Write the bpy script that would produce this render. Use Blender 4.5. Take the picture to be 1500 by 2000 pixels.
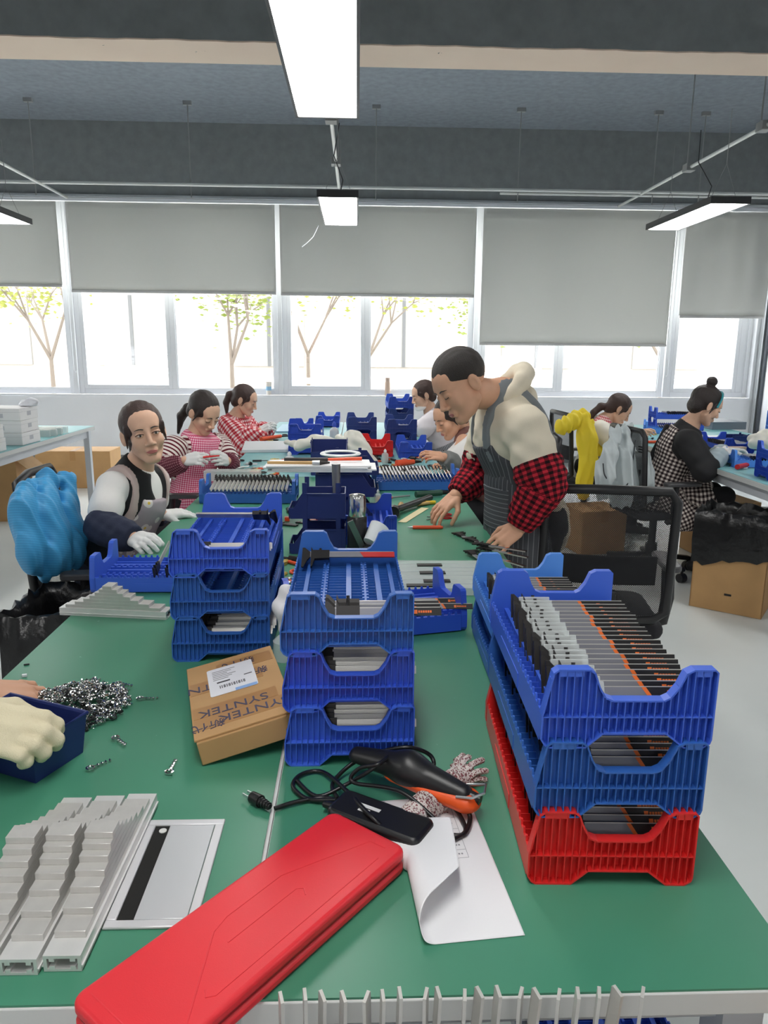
import bpy, math, random, time
import numpy as np
from mathutils import Vector, Matrix, Quaternion
random.seed(7)
RNG = np.random.default_rng(7)
for o in list(bpy.data.objects): bpy.data.objects.remove(o)
scene = bpy.context.scene
COL = scene.collection
# ---------------------------------------------------------------- camera
FPX = 1440.0; CZ = 1.48
YAW, PITCH, ROLL = math.radians(2.15), math.radians(12.4), 0.0085
_f = Vector((math.sin(YAW)*math.cos(PITCH), math.cos(YAW)*math.cos(PITCH), -math.sin(PITCH)))
_r = _f.cross(Vector((0, 0, 1))).normalized(); _u = _r.cross(_f)
_r, _u = _r*math.cos(ROLL)+_u*math.sin(ROLL), _u*math.cos(ROLL)-_r*math.sin(ROLL)
CP = Vector((0, 0, CZ))
cam = bpy.data.objects.new('camera', bpy.data.cameras.new('camera'))
COL.objects.link(cam); scene.camera = cam
cam.data.sensor_fit = 'HORIZONTAL'; cam.data.sensor_width = 36; cam.data.lens = 36*FPX/1500
cam.data.clip_start = .05; cam.data.clip_end = 300
M = Matrix((_r, _u, -_f)).transposed().to_4x4(); M.translation = CP; cam.matrix_world = M
# ---------------------------------------------------------------- world, exposure
w = bpy.data.worlds.new('world'); scene.world = w; w.use_nodes = True
bg = w.node_tree.nodes['Background']
bg.inputs[0].default_value = (.93, .97, 1, 1); bg.inputs[1].default_value = 10.0
LAMP = 20.5                                       # radiance of the ceiling lamp diffusers
vs = scene.view_settings
vs.view_transform = 'Standard'; vs.look = 'None'; vs.gamma = 1; vs.use_curve_mapping = False
vs.exposure = 0.0
# ---------------------------------------------------------------- measuring helpers (photo point + depth -> place)
def _ray(x, y): return _f + _r*((x-750)/FPX) + _u*((1000-y)/FPX)
def P(x, y, Y):
    d = _ray(x, y); return CP + d*(Y/d.y)
def G(x, y, z):
    d = _ray(x, y); return CP + d*((z-CZ)/d.z)
V = Vector
# ---------------------------------------------------------------- materials
def lin(c):
    out = []
    for v in c[:3]:
        v /= 255.0
        out.append(v/12.92 if v <= .04045 else ((v+.055)/1.055)**2.4)
    return (*out, 1)
MATS = {}
class NT:
    def __init__(s, m): s.t = m.node_tree; s.n = s.t.nodes; s.b = s.n['Principled BSDF']
    def new(s, k, **kw):
        n = s.n.new(k)
        for a, b in kw.items():
            if a.startswith('i_'):
                key = a[2:]; n.inputs[int(key) if key.isdigit() else key.replace('_', ' ')].default_value = b
            else: setattr(n, a, b)
        return n
    def link(s, a, b): s.t.links.new(a, b)
    def math(s, op, a, b=None):
        n = s.new('ShaderNodeMath', operation=op)
        for i, x in enumerate((a, b)):
            if x is None: continue
            if isinstance(x, (int, float)): n.inputs[i].default_value = x
            else: s.link(x, n.inputs[i])
        return n.outputs[0]
    def mix(s, fac, a, b):
        n = s.new('ShaderNodeMix', data_type='RGBA')
        for i, x in ((0, fac), (6, a), (7, b)):
            if isinstance(x, (int, float, tuple)): n.inputs[i].default_value = x
            else: s.link(x, n.inputs[i])
        return n.outputs[2]
def mat(name, col, rough=.5, metal=0, var=0, vscale=20, bump=0, bscale=60, spec=.5, alpha=1, emit=0, trans=0, coat=0, sheen=0):
    if name in MATS: return MATS[name]
    m = bpy.data.materials.new(name); m.use_nodes = True; t = NT(m); b = t.b
    c = lin(col); b.inputs['Base Color'].default_value = c
    b.inputs['Roughness'].default_value = rough; b.inputs['Metallic'].default_value = metal
    b.inputs['Specular IOR Level'].default_value = spec
    if alpha < 1: b.inputs['Alpha'].default_value = alpha
    if trans: b.inputs['Transmission Weight'].default_value = trans
    if coat: b.inputs['Coat Weight'].default_value = coat
    if sheen: b.inputs['Sheen Weight'].default_value = sheen
    if emit: b.inputs['Emission Color'].default_value = c; b.inputs['Emission Strength'].default_value = emit
    if var or bump:
        tc = t.new('ShaderNodeTexCoord')
        if var:
            n = t.new('ShaderNodeTexNoise', i_Scale=vscale, i_Detail=5.0); t.link(tc.outputs['Object'], n.inputs['Vector'])
            r = t.new('ShaderNodeMapRange', i_1=.3, i_2=.7, i_3=1-var, i_4=1+var); t.link(n.outputs[0], r.inputs[0])
            h = t.new('ShaderNodeHueSaturation'); h.inputs['Color'].default_value = c
            t.link(r.outputs[0], h.inputs['Value']); t.link(h.outputs[0], b.inputs['Base Color'])
        if bump:
            n = t.new('ShaderNodeTexNoise', i_Scale=bscale, i_Detail=4.0); t.link(tc.outputs['Object'], n.inputs['Vector'])
            q = t.new('ShaderNodeBump', i_Strength=bump, i_Distance=.01); t.link(n.outputs[0], q.inputs['Height']); t.link(q.outputs[0], b.inputs['Normal'])
    MATS[name] = m; return m
def pattern(name, base, cols, kind, pu, pv, rough=.85, du=.5, dv=.5):
    """woven / printed cloth driven by the cloth's own weave coordinates ('pat': x across, y along)"""
    if name in MATS: return MATS[name]
    m = bpy.data.materials.new(name); m.use_nodes = True; t = NT(m); t.b.inputs['Roughness'].default_value = rough
    t.b.inputs['Specular IOR Level'].default_value = .15
    a = t.new('ShaderNodeAttribute', attribute_name='pat'); s = t.new('ShaderNodeSeparateXYZ'); t.link(a.outputs['Vector'], s.inputs[0])
    def band(o, p, d):
        f = t.math('FRACT', t.math('MULTIPLY', o, 1/p)); return t.math('LESS_THAN', f, d)
    b0 = lin(base)
    if kind == 'gingham':
        u, v = band(s.outputs[0], pu, du), band(s.outputs[1], pv, dv)
        sm = t.math('MULTIPLY', t.math('ADD', u, v), .5)
        rp = t.new('ShaderNodeValToRGB'); rp.color_ramp.interpolation = 'LINEAR'
        e = rp.color_ramp.elements; e[0].color = b0; e[1].color = lin(cols[1]); k = e.new(.5); k.color = lin(cols[0])
        t.link(sm, rp.inputs[0]); out = rp.outputs[0]
    elif kind == 'stripe_v':
        out = t.mix(band(s.outputs[1], pv, dv), b0, lin(cols[0]))
    elif kind == 'stripe_u':
        out = t.mix(band(s.outputs[0], pu, du), b0, lin(cols[0]))
    elif kind == 'flower':
        n = t.new('ShaderNodeTexVoronoi', feature='DISTANCE_TO_EDGE', i_Scale=1/pu); t.link(a.outputs['Vector'], n.inputs[0])
        n2 = t.new('ShaderNodeTexVoronoi', i_Scale=1/pu); t.link(a.outputs['Vector'], n2.inputs[0])
        out = t.mix(t.math('LESS_THAN', n2.outputs['Distance'], .3), b0, lin(cols[0]))
        out = t.mix(t.math('LESS_THAN', n2.outputs['Distance'], .1), out, lin(cols[1]))
    t.link(out, t.b.inputs['Base Color'])
    MATS[name] = m; return m
# ---------------------------------------------------------------- mesh builder
def frame(d):
    d = V(d).normalized(); a = V((0, 0, 1)) if abs(d.z) < .95 else V((0, 1, 0))
    x = a.cross(d).normalized(); return x, d.cross(x), d
class MB:
    def __init__(s): s.v = []; s.f = []; s.mi = []; s.cur = 0
    def add(s, vs_, fs): 
        n = len(s.v); s.v += [tuple(p) for p in vs_]; s.f += [tuple(i+n for i in q) for q in fs]; s.mi += [s.cur]*len(fs); return s
    def box(s, c, d, R=None):
        x, y, z = d[0]/2, d[1]/2, d[2]/2
        ps = [V((i, j, k)) for k in (-z, z) for j in (-y, y) for i in (-x, x)]
        if R is not None: ps = [R @ p for p in ps]
        return s.add([p+V(c) for p in ps], [(0, 2, 3, 1), (4, 5, 7, 6), (0, 1, 5, 4), (2, 6, 7, 3), (0, 4, 6, 2), (1, 3, 7, 5)])
    def bx(s, x0, x1, y0, y1, z0, z1): return s.box(((x0+x1)/2, (y0+y1)/2, (z0+z1)/2), (x1-x0, y1-y0, z1-z0))
    def bar(s, a, b, wd, ht, up=(0, 0, 1)):
        a, b = V(a), V(b); d = (b-a).normalized(); x = d.cross(V(up)).normalized(); z = x.cross(d)
        R = Matrix((x, d, z)).transposed(); return s.box((a+b)/2, (wd, (b-a).length, ht), R)
    def cyl(s, a, b, r, r2=None, n=14, cap=True):
        r2 = r if r2 is None else r2; a, b = V(a), V(b); x, y, d = frame(b-a)
        ps = [c+(x*math.cos(t)+y*math.sin(t))*q for c, q in ((a, r), (b, r2)) for t in (2*math.pi*i/n for i in range(n))]
        fs = [(i, (i+1) % n, n+(i+1) % n, n+i) for i in range(n)]
        if cap: fs += [tuple(reversed(range(n))), tuple(range(n, 2*n))]
        return s.add(ps, fs)
    def lathe(s, prof, c=(0, 0, 0), n=20, R=None):
        ps = [V((r*math.cos(2*math.pi*i/n), r*math.sin(2*math.pi*i/n), z)) for r, z in prof for i in range(n)]
        if R is not None: ps = [R @ p for p in ps]
        k = len(prof); fs = [(j*n+i, j*n+(i+1) % n, (j+1)*n+(i+1) % n, (j+1)*n+i) for j in range(k-1) for i in range(n)]
        fs += [tuple(reversed(range(n))), tuple(range((k-1)*n, k*n))]
        return s.add([p+V(c) for p in ps], fs)
    def tube(s, pts, r, n=8, closed=False, flat=1):
        pts = [V(p) for p in pts]; k = len(pts); ps = []; px = None
        for i, p in enumerate(pts):
            d = (pts[(i+1) % k]-pts[i-1]) if closed else (pts[min(i+1, k-1)]-pts[max(i-1, 0)])
            d.normalize()
            x = frame(d)[0] if px is None else (px-d*px.dot(d)).normalized()
            px = x; y = d.cross(x); q = r[i] if isinstance(r, (list, tuple)) else r
            ps += [p+x*(q*math.cos(2*math.pi*j/n))+y*(q*flat*math.sin(2*math.pi*j/n)) for j in range(n)]
        m = k if closed else k-1
        fs = [(i*n+j, i*n+(j+1) % n, ((i+1) % k)*n+(j+1) % n, ((i+1) % k)*n+j) for i in range(m) for j in range(n)]
        if not closed: fs += [tuple(reversed(range(n))), tuple(range((k-1)*n, k*n))]
        return s.add(ps, fs)
    def prism(s, poly, o, ex, ey, d):
        """polygon (2d) in plane o+ex*u+ey*v, extruded by vector d"""
        o, ex, ey, d = V(o), V(ex), V(ey), V(d); n = len(poly)
        a = [o+ex*u+ey*v for u, v in poly]
        ps = a+[p+d for p in a]
        fs = [tuple(reversed(range(n))), tuple(range(n, 2*n))]+[(i, (i+1) % n, n+(i+1) % n, n+i) for i in range(n)]
        if ex.cross(ey).dot(d) < 0: fs = [tuple(reversed(q)) for q in fs]
        return s.add(ps, fs)
    def grid(s, fn, nu, nv, thick=0):
        ps = [V(fn(i/(nu-1), j/(nv-1))) for j in range(nv) for i in range(nu)]
        fs = [(j*nu+i, j*nu+i+1, (j+1)*nu+i+1, (j+1)*nu+i) for j in range(nv-1) for i in range(nu-1)]
        return s.add(ps, fs)
    def mesh(s, name, smooth=0):
        me = bpy.data.meshes.new(name); me.from_pydata(s.v, [], s.f)
        if any(s.mi): me.polygons.foreach_set('material_index', s.mi)
        if smooth:
            me.polygons.foreach_set('use_smooth', [True]*len(s.f)); me.set_sharp_from_angle(angle=math.radians(smooth))
        me.update(); return me
    def build(s, name, m, parent=None, smooth=0, bevel=0, solid=0, world=False, loc=None, rot=None):
        if world and parent is not None:
            o_ = parent; off = V((0, 0, 0))
            while o_ is not None: off += o_.location; o_ = o_.parent
            s.v = [(a-off.x, b-off.y, c-off.z) for a, b, c in s.v]
        me = s.mesh(name, smooth or (30 if bevel else 0))
        return link(name, me, m, parent, bevel, solid, loc, rot)
def link(name, me, m, parent=None, bevel=0, solid=0, loc=None, rot=None):
    for q in (m if isinstance(m, (list, tuple)) else [m]): me.materials.append(q)
    o = bpy.data.objects.new(name, me); COL.objects.link(o)
    if parent: o.parent = parent
    if loc: o.location = loc
    if rot: o.rotation_euler = rot
    if solid:
        k = o.modifiers.new('solid', 'SOLIDIFY'); k.thickness = solid; k.offset = 0
    if bevel:
        k = o.modifiers.new('bevel', 'BEVEL'); k.width = bevel; k.segments = 2; k.limit_method = 'ANGLE'; k.angle_limit = .6
    return o
def thing(name, label, cat, loc=(0, 0, 0), rz=0, group=None):
    o = bpy.data.objects.new(name, None); COL.objects.link(o); o.empty_display_size = .05
    o.location = loc; o.rotation_euler = (0, 0, rz); return tag(o, label, cat, group)
def tag(o, label, cat, group=None, kind=None):
    o['label'] = label; o['category'] = cat
    if group: o['group'] = group
    if kind: o['kind'] = kind
    return o
def struct(o): o['kind'] = 'structure'; return o
KIDS = {}
def dup(root, loc=None, rz=None, label=None, group=None, mats=None, rot=None):
    def rec(o, par):
        c = o.copy(); COL.objects.link(c); c.parent = par
        if mats and o.data is not None:
            for i, sl in enumerate(c.material_slots):
                if o.data.materials[i].name in mats:
                    sl.link = 'OBJECT'; sl.material = mats[o.data.materials[i].name]
        for ch in list(KIDS.get(o.name, ())) or [q for q in bpy.data.objects if q.parent == o]:
            rec(ch, c)
        return c
    def memo(o):
        if o.name not in KIDS:
            KIDS[o.name] = [q for q in bpy.data.objects if q.parent == o]
            for q in KIDS[o.name]: memo(q)
    memo(root); c = rec(root, None)
    if loc is not None: c.location = loc
    if rz is not None: c.rotation_euler = (0, 0, rz)
    if rot is not None: c.rotation_euler = rot
    if label: c['label'] = label
    if group: c['group'] = group
    return c
def RZ(a): return Matrix.Rotation(a, 3, 'Z')
def RX(a): return Matrix.Rotation(a, 3, 'X')
def RY(a): return Matrix.Rotation(a, 3, 'Y')
# ================================================================ the room
TZ = .78; YW = 9.85; XR = 5.36; XL = -7.2; YB = -4.2; CEIL = 4.08; BEAMZ = 3.27
m_floor = mat('floor_epoxy', (216, 221, 219), .25, var=.05, vscale=1.2)
m_wall = mat('wall_paint', (234, 235, 238), .7)
m_ceil = mat('ceiling_paint', (138, 144, 152), .9, var=.12, vscale=14)
m_beam = mat('beam_paint', (142, 145, 146), .92, var=.1, vscale=9)
m_white = mat('white_upvc', (232, 234, 238), .35)
m_alu = mat('aluminium', (205, 208, 210), .32, .9)
m_glass = bpy.data.materials.new('window_glass'); m_glass.use_nodes = True
_t = NT(m_glass); _tr = _t.new('ShaderNodeBsdfTransparent'); _gl = _t.new('ShaderNodeBsdfGlossy', i_Roughness=.02)
_mx = _t.new('ShaderNodeMixShader', i_0=.06); _t.link(_tr.outputs[0], _mx.inputs[1]); _t.link(_gl.outputs[0], _mx.inputs[2])
_t.link(_mx.outputs[0], _t.n['Material Output'].inputs[0])
struct(MB().bx(XL, XR, YB, YW+.25, -.12, 0).build('floor', m_floor))
ceil = struct(MB().bx(XL, XR, YB, YW+.25, CEIL, CEIL+.15).build('ceiling', m_ceil))
for i, (a, b, c, d) in enumerate([(XL-.2, XL, YB, YW+.25), (XR, XR+.2, YB, YW+.25)]):
    struct(MB().bx(a, b, c, d, 0, CEIL).build(('wall_left', 'wall_right')[i], m_wall))
struct(MB().bx(XL, XR, YB-.2, YB, 0, CEIL).build('wall_front', m_wall))
struct(MB().bx(XL, XR, YW, YW+.25, 0, .86).build('wall_back', m_wall))
struct(MB().bx(XL, XR, YW-.3, YW+.25, BEAMZ, CEIL).build('trim_1', m_beam))       # beam over the windows
struct(MB().bx(XL, XR, YW-.018, YW, 0, .09).build('baseboard_back', mat('baseboard_grey', (120, 124, 128), .4)))
struct(MB().bx(XL, XR, YW-.02, YW+.0, .862, .885).build('trim_2', m_white))       # ledge under the windows
# big cross beam with its bare plaster soffit
struct(MB().bx(XL, XR, 5.16, 5.54, 3.36, CEIL).build('trim_3', m_beam))
m_pl = bpy.data.materials.new('bare_plaster'); m_pl.use_nodes = True; _t = NT(m_pl)
_tc = _t.new('ShaderNodeTexCoord'); _n = _t.new('ShaderNodeTexNoise', i_Scale=7.0, i_Detail=6.0, i_Roughness=.7); _t.link(_tc.outputs['Object'], _n.inputs['Vector'])
_n2 = _t.new('ShaderNodeTexNoise', i_Scale=2.0, i_Detail=3.0); _t.link(_tc.outputs['Object'], _n2.inputs['Vector'])
_c = _t.mix(_t.math('GREATER_THAN', _n.outputs[0], .70), _t.mix(_n2.outputs[0], lin((240, 212, 192)), lin((250, 226, 206))), lin((60, 60, 60)))
_t.link(_c, _t.b.inputs['Base Color']); _t.b.inputs['Roughness'].default_value = .9
mb = MB(); N = 160; mb.grid(lambda u, v: (XL+(XR-XL)*u, (5.162+.006*(math.sin(u*310)+math.sin(u*87+1))*(1-v))*(1-v)+5.532*v, 3.356), N, 2)
struct(mb.build('trim_4', m_pl, solid=.008))
# lighter upstand along the beam soffit above the blinds (pelmet track)
struct(MB().bx(XL, XR, YW-.33, YW-.22, BEAMZ-.035, BEAMZ-.002).build('trim_5', m_alu, bevel=.004))
struct(MB().bx(XL, XR, YW-.30, YW-.24, BEAMZ-.075, BEAMZ-.036).build('trim_6', m_white, bevel=.004))
# ---- windows: posts between bays, each bay a tilted sash + a fixed light
POST = [-6.32, -3.66, -1.0, 1.555, 4.13]
def window(n, x0, x1, split, tilt, right=False):
    """bay from x0 to x1; split = x of the middle bar; sash on the left (or whole bay if split is None)"""
    r = bpy.data.objects.new('window_%d' % n, None); COL.objects.link(r); r.location = ((x0+x1)/2, YW+.12, .88); struct(r)
    ya, yb = YW+.08, YW+.16; z0, z1 = .885, BEAMZ-.02
    def part(mb, nm, m, **k): return mb.build(nm, m, r, world=True, **k)
    fr = MB(); fr.bx(x0, x0+.06, ya, yb, z0, z1); fr.bx(x1-.06, x1, ya, yb, z0, z1); fr.bx(x0+.06, x1-.06, ya, yb, z0, z0+.07); fr.bx(x0+.06, x1-.06, ya, yb, z1-.07, z1)
    part(fr, 'window_frame', m_white, bevel=.004)
    spans = [(x0+.06, x1-.06, 'fix')]
    if split:
        part(MB().bx(split-.035, split+.035, ya, yb, z0+.07, z1-.07), 'mullion', m_white, bevel=.004)
        spans = [(x0+.06, split-.035, 'sash'), (split+.035, x1-.06, 'fix')]
    for a, b, k in spans:
        if k == 'fix':
            part(MB().bx(a, b, ya+.03, ya+.036, z0+.07, z1-.07), 'pane', m_glass)
            bd = MB(); bd.bx(a, a+.012, ya+.01, ya+.03, z0+.07, z1-.07); bd.bx(b-.012, b, ya+.01, ya+.03, z0+.07, z1-.07); bd.bx(a+.012, b-.012, ya+.01, ya+.03, z0+.07, z0+.082)
            part(bd, 'glazing_bead', m_white)
        else:
            f2 = MB(); w2 = .05
            f2.bx(a, a+w2, ya, yb, z0+.07, z1-.07); f2.bx(b-w2, b, ya, yb, z0+.07, z1-.07); f2.bx(a+w2, b-w2, ya, yb, z0+.07, z0+.12)
            part(f2, 'casing', m_white, bevel=.004)
            # top-hung sash swung outwards at the bottom
            aa, bb, zz0, zz1 = a+.05, b-.05, z0+.13, z1-.12; H = zz1-zz0; th = math.radians(tilt)
            R = RX(th); piv = V(((aa+bb)/2, yb-.01, zz1))
            s1 = MB()
            for c, d in (((-(bb-aa)/2+.035, 0, -H/2), (.07, .05, H)), (((bb-aa)/2-.035, 0, -H/2), (.07, .05, H)), ((0, 0, -H+.035), (bb-aa-.14, .05, .07)), ((0, 0, -.035), (bb-aa-.14, .05, .07))):
                s1.box(piv+R@V(c), d, R)
            so = part(s1, 'sash', m_white, bevel=.004)
            g = MB(); g.box(piv+R@V((0, 0, -H/2)), (bb-aa-.14, .008, H-.14), R); g.build('pane', m_glass, so, world=True)
            h = MB(); h.box(piv+R@V((0, -.035, -H+.04)), (.03, .03, .1), R); h.build('handle', m_white, so, world=True)
            if tilt > 3:
                st = MB(); st.cyl((b-.06, ya+.02, z0+.5), piv+R@V(((bb-aa)/2-.03, 0, -H*.72)), .006); part(st, 'stay', m_alu)
window(1, POST[0]+.03, POST[1]-.03, -5.1, 4)
window(2, POST[1]+.03, POST[2]-.03, -2.39, 19)
window(3, POST[2]+.03, POST[3]-.03, .134, 6)
window(4, POST[3]+.03, POST[4]-.03, 2.70, 17)
window(5, POST[4]+.03, 5.27, 5.15, 8)
for i, x in enumerate(POST):
    struct(MB().bx(x-.03, x+.03, YW+.03, YW+.2, .885, BEAMZ).build('trim_%d' % (7+i), m_white, bevel=.004))
struct(MB().bx(5.27, XR, YW-.02, YW+.2, .885, BEAMZ).build('trim_12', m_white))
# aluminium corner channel + panel wall on the right
struct(MB().bx(XR-.05, XR, YW-.12, YW-.03, 0, 2.4).build('trim_13', m_alu, bevel=.004))
struct(MB().bx(XR-.03, XR, YW-.19, YW-.14, 0, 2.4).build('trim_14', mat('dark_steel', (90, 94, 100), .4, .8), bevel=.004))
# ---- roller blinds
m_blind = mat('blind_cloth', (220, 220, 216), .85, bump=.12, bscale=900)
_t = NT(m_blind); _tl = _t.new('ShaderNodeBsdfTranslucent'); _tl.inputs[0].default_value = (.6, .6, .58, 1); _mx = _t.new('ShaderNodeMixShader', i_0=.32); _t.link(_t.b.outputs[0], _mx.inputs[1]); _t.link(_tl.outputs[0], _mx.inputs[2]); _t.link(_mx.outputs[0], _t.n['Material Output'].inputs[0])
BL = [(POST[0]+.05, POST[1]-.05, 2.2, 'leftmost roller blind, cut by the picture edge'),
      (POST[1]+.06, POST[2]-.03, 2.14, 'grey roller blind left of the small centre lamp, above the left tilted sash'),
      (POST[2]+.03, POST[3]-.05, 2.13, 'grey roller blind behind the small centre ceiling lamp'),
      (POST[3]+.04, POST[4]-.06, 1.55, 'grey roller blind pulled down lowest, above the standing man'),
      (POST[4]+.08, XR-.02, 1.91, 'rightmost roller blind, with pleats, in the corner')]
for i, (a, b, z0, lab) in enumerate(BL):
    yb = YW-.27 if i != 3 else YW-.275
    a *= .975; b *= .975; b = min(b, XR-.02)
    t = thing('roller_blind', lab, 'blind', ((a+b)/2, yb, z0), group='roller blinds')
    top = BEAMZ-.08
    # the hanging height seen in front of the window plane
    ph = i*1.7
    def fn(u, v, a=a, b=b, z0=z0, ph=ph, i=i, yb=yb, top=top):
        amp = .006 if i != 4 else .02
        wv = amp*(math.sin(u*9+ph+v*2)+.6*math.sin(u*23+ph*2))*min(1, .25+v*1.1)
        return (a+(b-a)*u, yb+wv, z0+.03+(top-z0-.03)*v)
    MB().grid(fn, 60, 14).build('fabric', m_blind, t, smooth=80, solid=.0015, world=True)
    MB().bx(a, b, yb-.012, yb+.012, z0, z0+.03).build('bottom_bar', mat('blind_bar', (214, 212, 210), .5), t, bevel=.004, world=True)
    MB().cyl((a-.01, yb+.03, top+.03), (b+.01, yb+.03, top+.03), .02).build('roller', m_white, t, smooth=40, world=True)
    if i in (1, 3):
        xx = a-.03 if i == 1 else b+.035
        pts = [(xx-.02, yb, top), (xx-.02, yb, 1.2), (xx, yb, 1.17), (xx+.02, yb, 1.2), (xx+.02, yb, top)]
        MB().tube(pts, .004, 6).build('bead_chain', m_white, t, smooth=60, world=True)
# ---- conduits and hanger rods
m_cond = mat('galvanised', (228, 228, 224), .45, .1)
m_rod = mat('rod_steel', (158, 158, 158), .5, .1)
t = thing('conduit', 'long white pipe running across under the ceiling before the windows', 'pipe', (0, 8.75, 3.24))
zc = 3.235
MB().cyl((XL+.05, 8.75, zc+.0), (XR-.05, 8.75, zc), .018, n=10).cyl((1.6, 8.79, zc-.03), (XR-.05, 8.79, zc-.03), .014, n=8).build('pipe', m_cond, t, smooth=40, world=True)
for x in (-3.52, -1.83, .21, 1.8, 3.33, 3.86):
    MB().cyl((x, 8.78, zc-.13), (x, 8.78, CEIL), .007, n=6).build('hanger_rod', m_rod, t, world=True)
    MB().box((x, 8.78, CEIL-.02), (.09, .04, .04)).build('bracket', m_rod, t, world=True)
for k, (x, y0, y1, lab) in enumerate([(-.2, 4.0, 8.7, 'cable conduit running above the two centre lamps'), (3.2, 3.0, YW-.35, 'slanting cable conduit above the right lamp'), (-3.45, 3.0, YW-.35, 'cable conduit at the upper left picture edge')]):
    t = thing('cable_conduit', lab, 'pipe', (x, y0, 3.22))
    a, b = (y0, 5.14) if y0 < 5.1 else (y0, y0+.1)
    MB().cyl((x, y0, 3.22), (x, y1, 3.22), .016, n=10).build('pipe', m_cond, t, smooth=40, world=True)
    for yy in (4.3, 6.2, 7.55):
        MB().box((x, yy, 3.22), (.09, .11, .07)).build('junction_box', mat('junction_grey', (150, 150, 148), .6), t, bevel=.005, world=True)
        MB().cyl((x+.02, yy+.1, 3.22), (x+.02, yy+.1, CEIL), .007, n=6).build('hanger_rod', m_rod, t, world=True)
# ---- ceiling lamps
m_lamp = bpy.data.materials.new('lamp_diffuser'); m_lamp.use_nodes = True; _t = NT(m_lamp)
_t.b.inputs['Base Color'].default_value = (.9, .9, .9, 1); _t.b.inputs['Emission Color'].default_value = (1, .985, .96, 1); _t.b.inputs['Emission Strength'].default_value = LAMP
m_lh = mat('lamp_housing', (58, 58, 60), .5)
def lamp(x, y, lab):
    t = thing('ceiling_lamp', lab, 'lamp', (x, y, 2.55), group='hanging ceiling lamps')
    W, L = .30, 1.25
    h = MB(); h.bx(-W/2, W/2, -L/2, L/2, .012, .05)
    h.bx(-W/2, -W/2+.012, -L/2, L/2, 0, .012); h.bx(W/2-.012, W/2, -L/2, L/2, 0, .012); h.bx(-W/2+.012, W/2-.012, -L/2, -L/2+.012, 0, .012); h.bx(-W/2+.012, W/2-.012, L/2-.012, L/2, 0, .012)
    h.build('housing', m_lh, t)
    MB().bx(-W/2+.013, W/2-.013, -L/2+.013, L/2-.013, .003, .011).build('diffuser', m_lamp, t)
    for s in (-1, 1):
        top = .67
        MB().cyl((-.1, s*.5, .05), (0, s*.5, .3), .002, n=5).cyl((.1, s*.5, .05), (0, s*.5, .3), .002, n=5).cyl((0, s*.5, .3), (0, s*.5, top), .003, n=5).build('suspension_wire', m_rod, t)
    MB().tube([(0, -.2, .05), (.03, -.22, .2), (-.04, -.1, .4), (0, 0, .66)], .004, 6).build('power_cable', m_lh, t)
LAMPS = {(-.14, 3.2): 'large hanging lamp overhead at the top of the picture', (-.14, 6.3): 'small hanging lamp in the centre before the blinds', (2.74, 6.3): 'hanging lamp on the right before the blinds',
         (-3.06, 6.5): 'hanging lamp cut off by the left picture edge'}
for (x, y), lab in LAMPS.items(): lamp(x, y, lab)
for x in (-3.06, -.14, 2.74):
    for y in (3.2, .38, -2.6):  # unseen lamps added to light the room, near row placed to suit the bench
        if (x, y) not in LAMPS : lamp(x, y, 'unseen ceiling lamp added for light beyond the picture frame')
MB().tube([P(622, 440, 6.9), P(612, 462, 6.9), P(600, 474, 6.9), P(590, 482, 6.9)], .004, 6).build('loose_wire', m_white)
tag(bpy.data.objects['loose_wire'], 'short loose white wire dangling beside the small centre lamp', 'wire')
# ================================================================ work bench
m_mat = bpy.data.materials.new('bench_mat_green'); m_mat.use_nodes = True; _t = NT(m_mat)
_tc = _t.new('ShaderNodeTexCoord'); _n = _t.new('ShaderNodeTexNoise', i_Scale=3.0, i_Detail=6.0); _t.link(_tc.outputs['Object'], _n.inputs['Vector'])
_n3 = _t.new('ShaderNodeTexNoise', i_Scale=55.0, i_Detail=2.0); _t.link(_tc.outputs['Object'], _n3.inputs['Vector'])
_c = _t.mix(_n.outputs[0], lin((60, 128, 100)), lin((80, 148, 120)))
_c = _t.mix(_t.math('GREATER_THAN', _n3.outputs[0], .775), _c, lin((120, 170, 150)))
_t.link(_c, _t.b.inputs['Base Color'])
_r2 = _t.new('ShaderNodeMapRange', i_1=.3, i_2=.7, i_3=.3, i_4=.45); _t.link(_n.outputs[0], _r2.inputs[0]); _t.link(_r2.outputs[0], _t.b.inputs['Roughness'])
m_mat2 = mat('bench_mat_teal', (126, 184, 188), .4, var=.06)
m_edge = mat('laminate_edge', (206, 208, 206), .45)
m_leg = mat('leg_paint', (196, 200, 206), .4)
def bench(name, x0, x1, y0, y1, mt, lab, cat='table'):
    t = thing(name, lab, cat, ((x0+x1)/2, (y0+y1)/2, 0))
    MB().bx(x0, x1, y0, y1, TZ-.034, TZ-.003).build('tabletop', m_edge, t, bevel=.002, world=True)
    MB().bx(x0+.002, x1-.002, y0+.002, y1-.002, TZ-.0029, TZ).build('rubber_mat', mt, t, world=True)
    for x in (x0+.05, x1-.05):
        for y in (y0+.07, y1-.07):
            l = MB(); l.bx(x-.025, x+.025, y-.025, y+.025, .03, TZ-.034).build('leg', m_leg, t, world=True)
            MB().lathe([(.012, .0301), (.012, .012), (.026, .011), (.026, 0)][::-1], (x, y, 0), 12).build('foot', m_alu, t, world=True)
    MB().bx(x0+.05, x1-.05, y0+.06, y0+.08, TZ-.1, TZ-.035).bx(x0+.05, x1-.05, y1-.08, y1-.06, TZ-.1, TZ-.035).bx(x0+.04, x0+.06, y0+.1, y1-.1, TZ-.1, TZ-.035).bx(x1-.06, x1-.04, y0+.1, y1-.1, TZ-.1, TZ-.035).build('apron_rail', m_leg, t, world=True)
    return t
XS = -.13
bench('work_bench', -.766, XS-.002, .68, 4.1, m_mat, 'green topped work bench, near left half with the cable flap')
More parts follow.
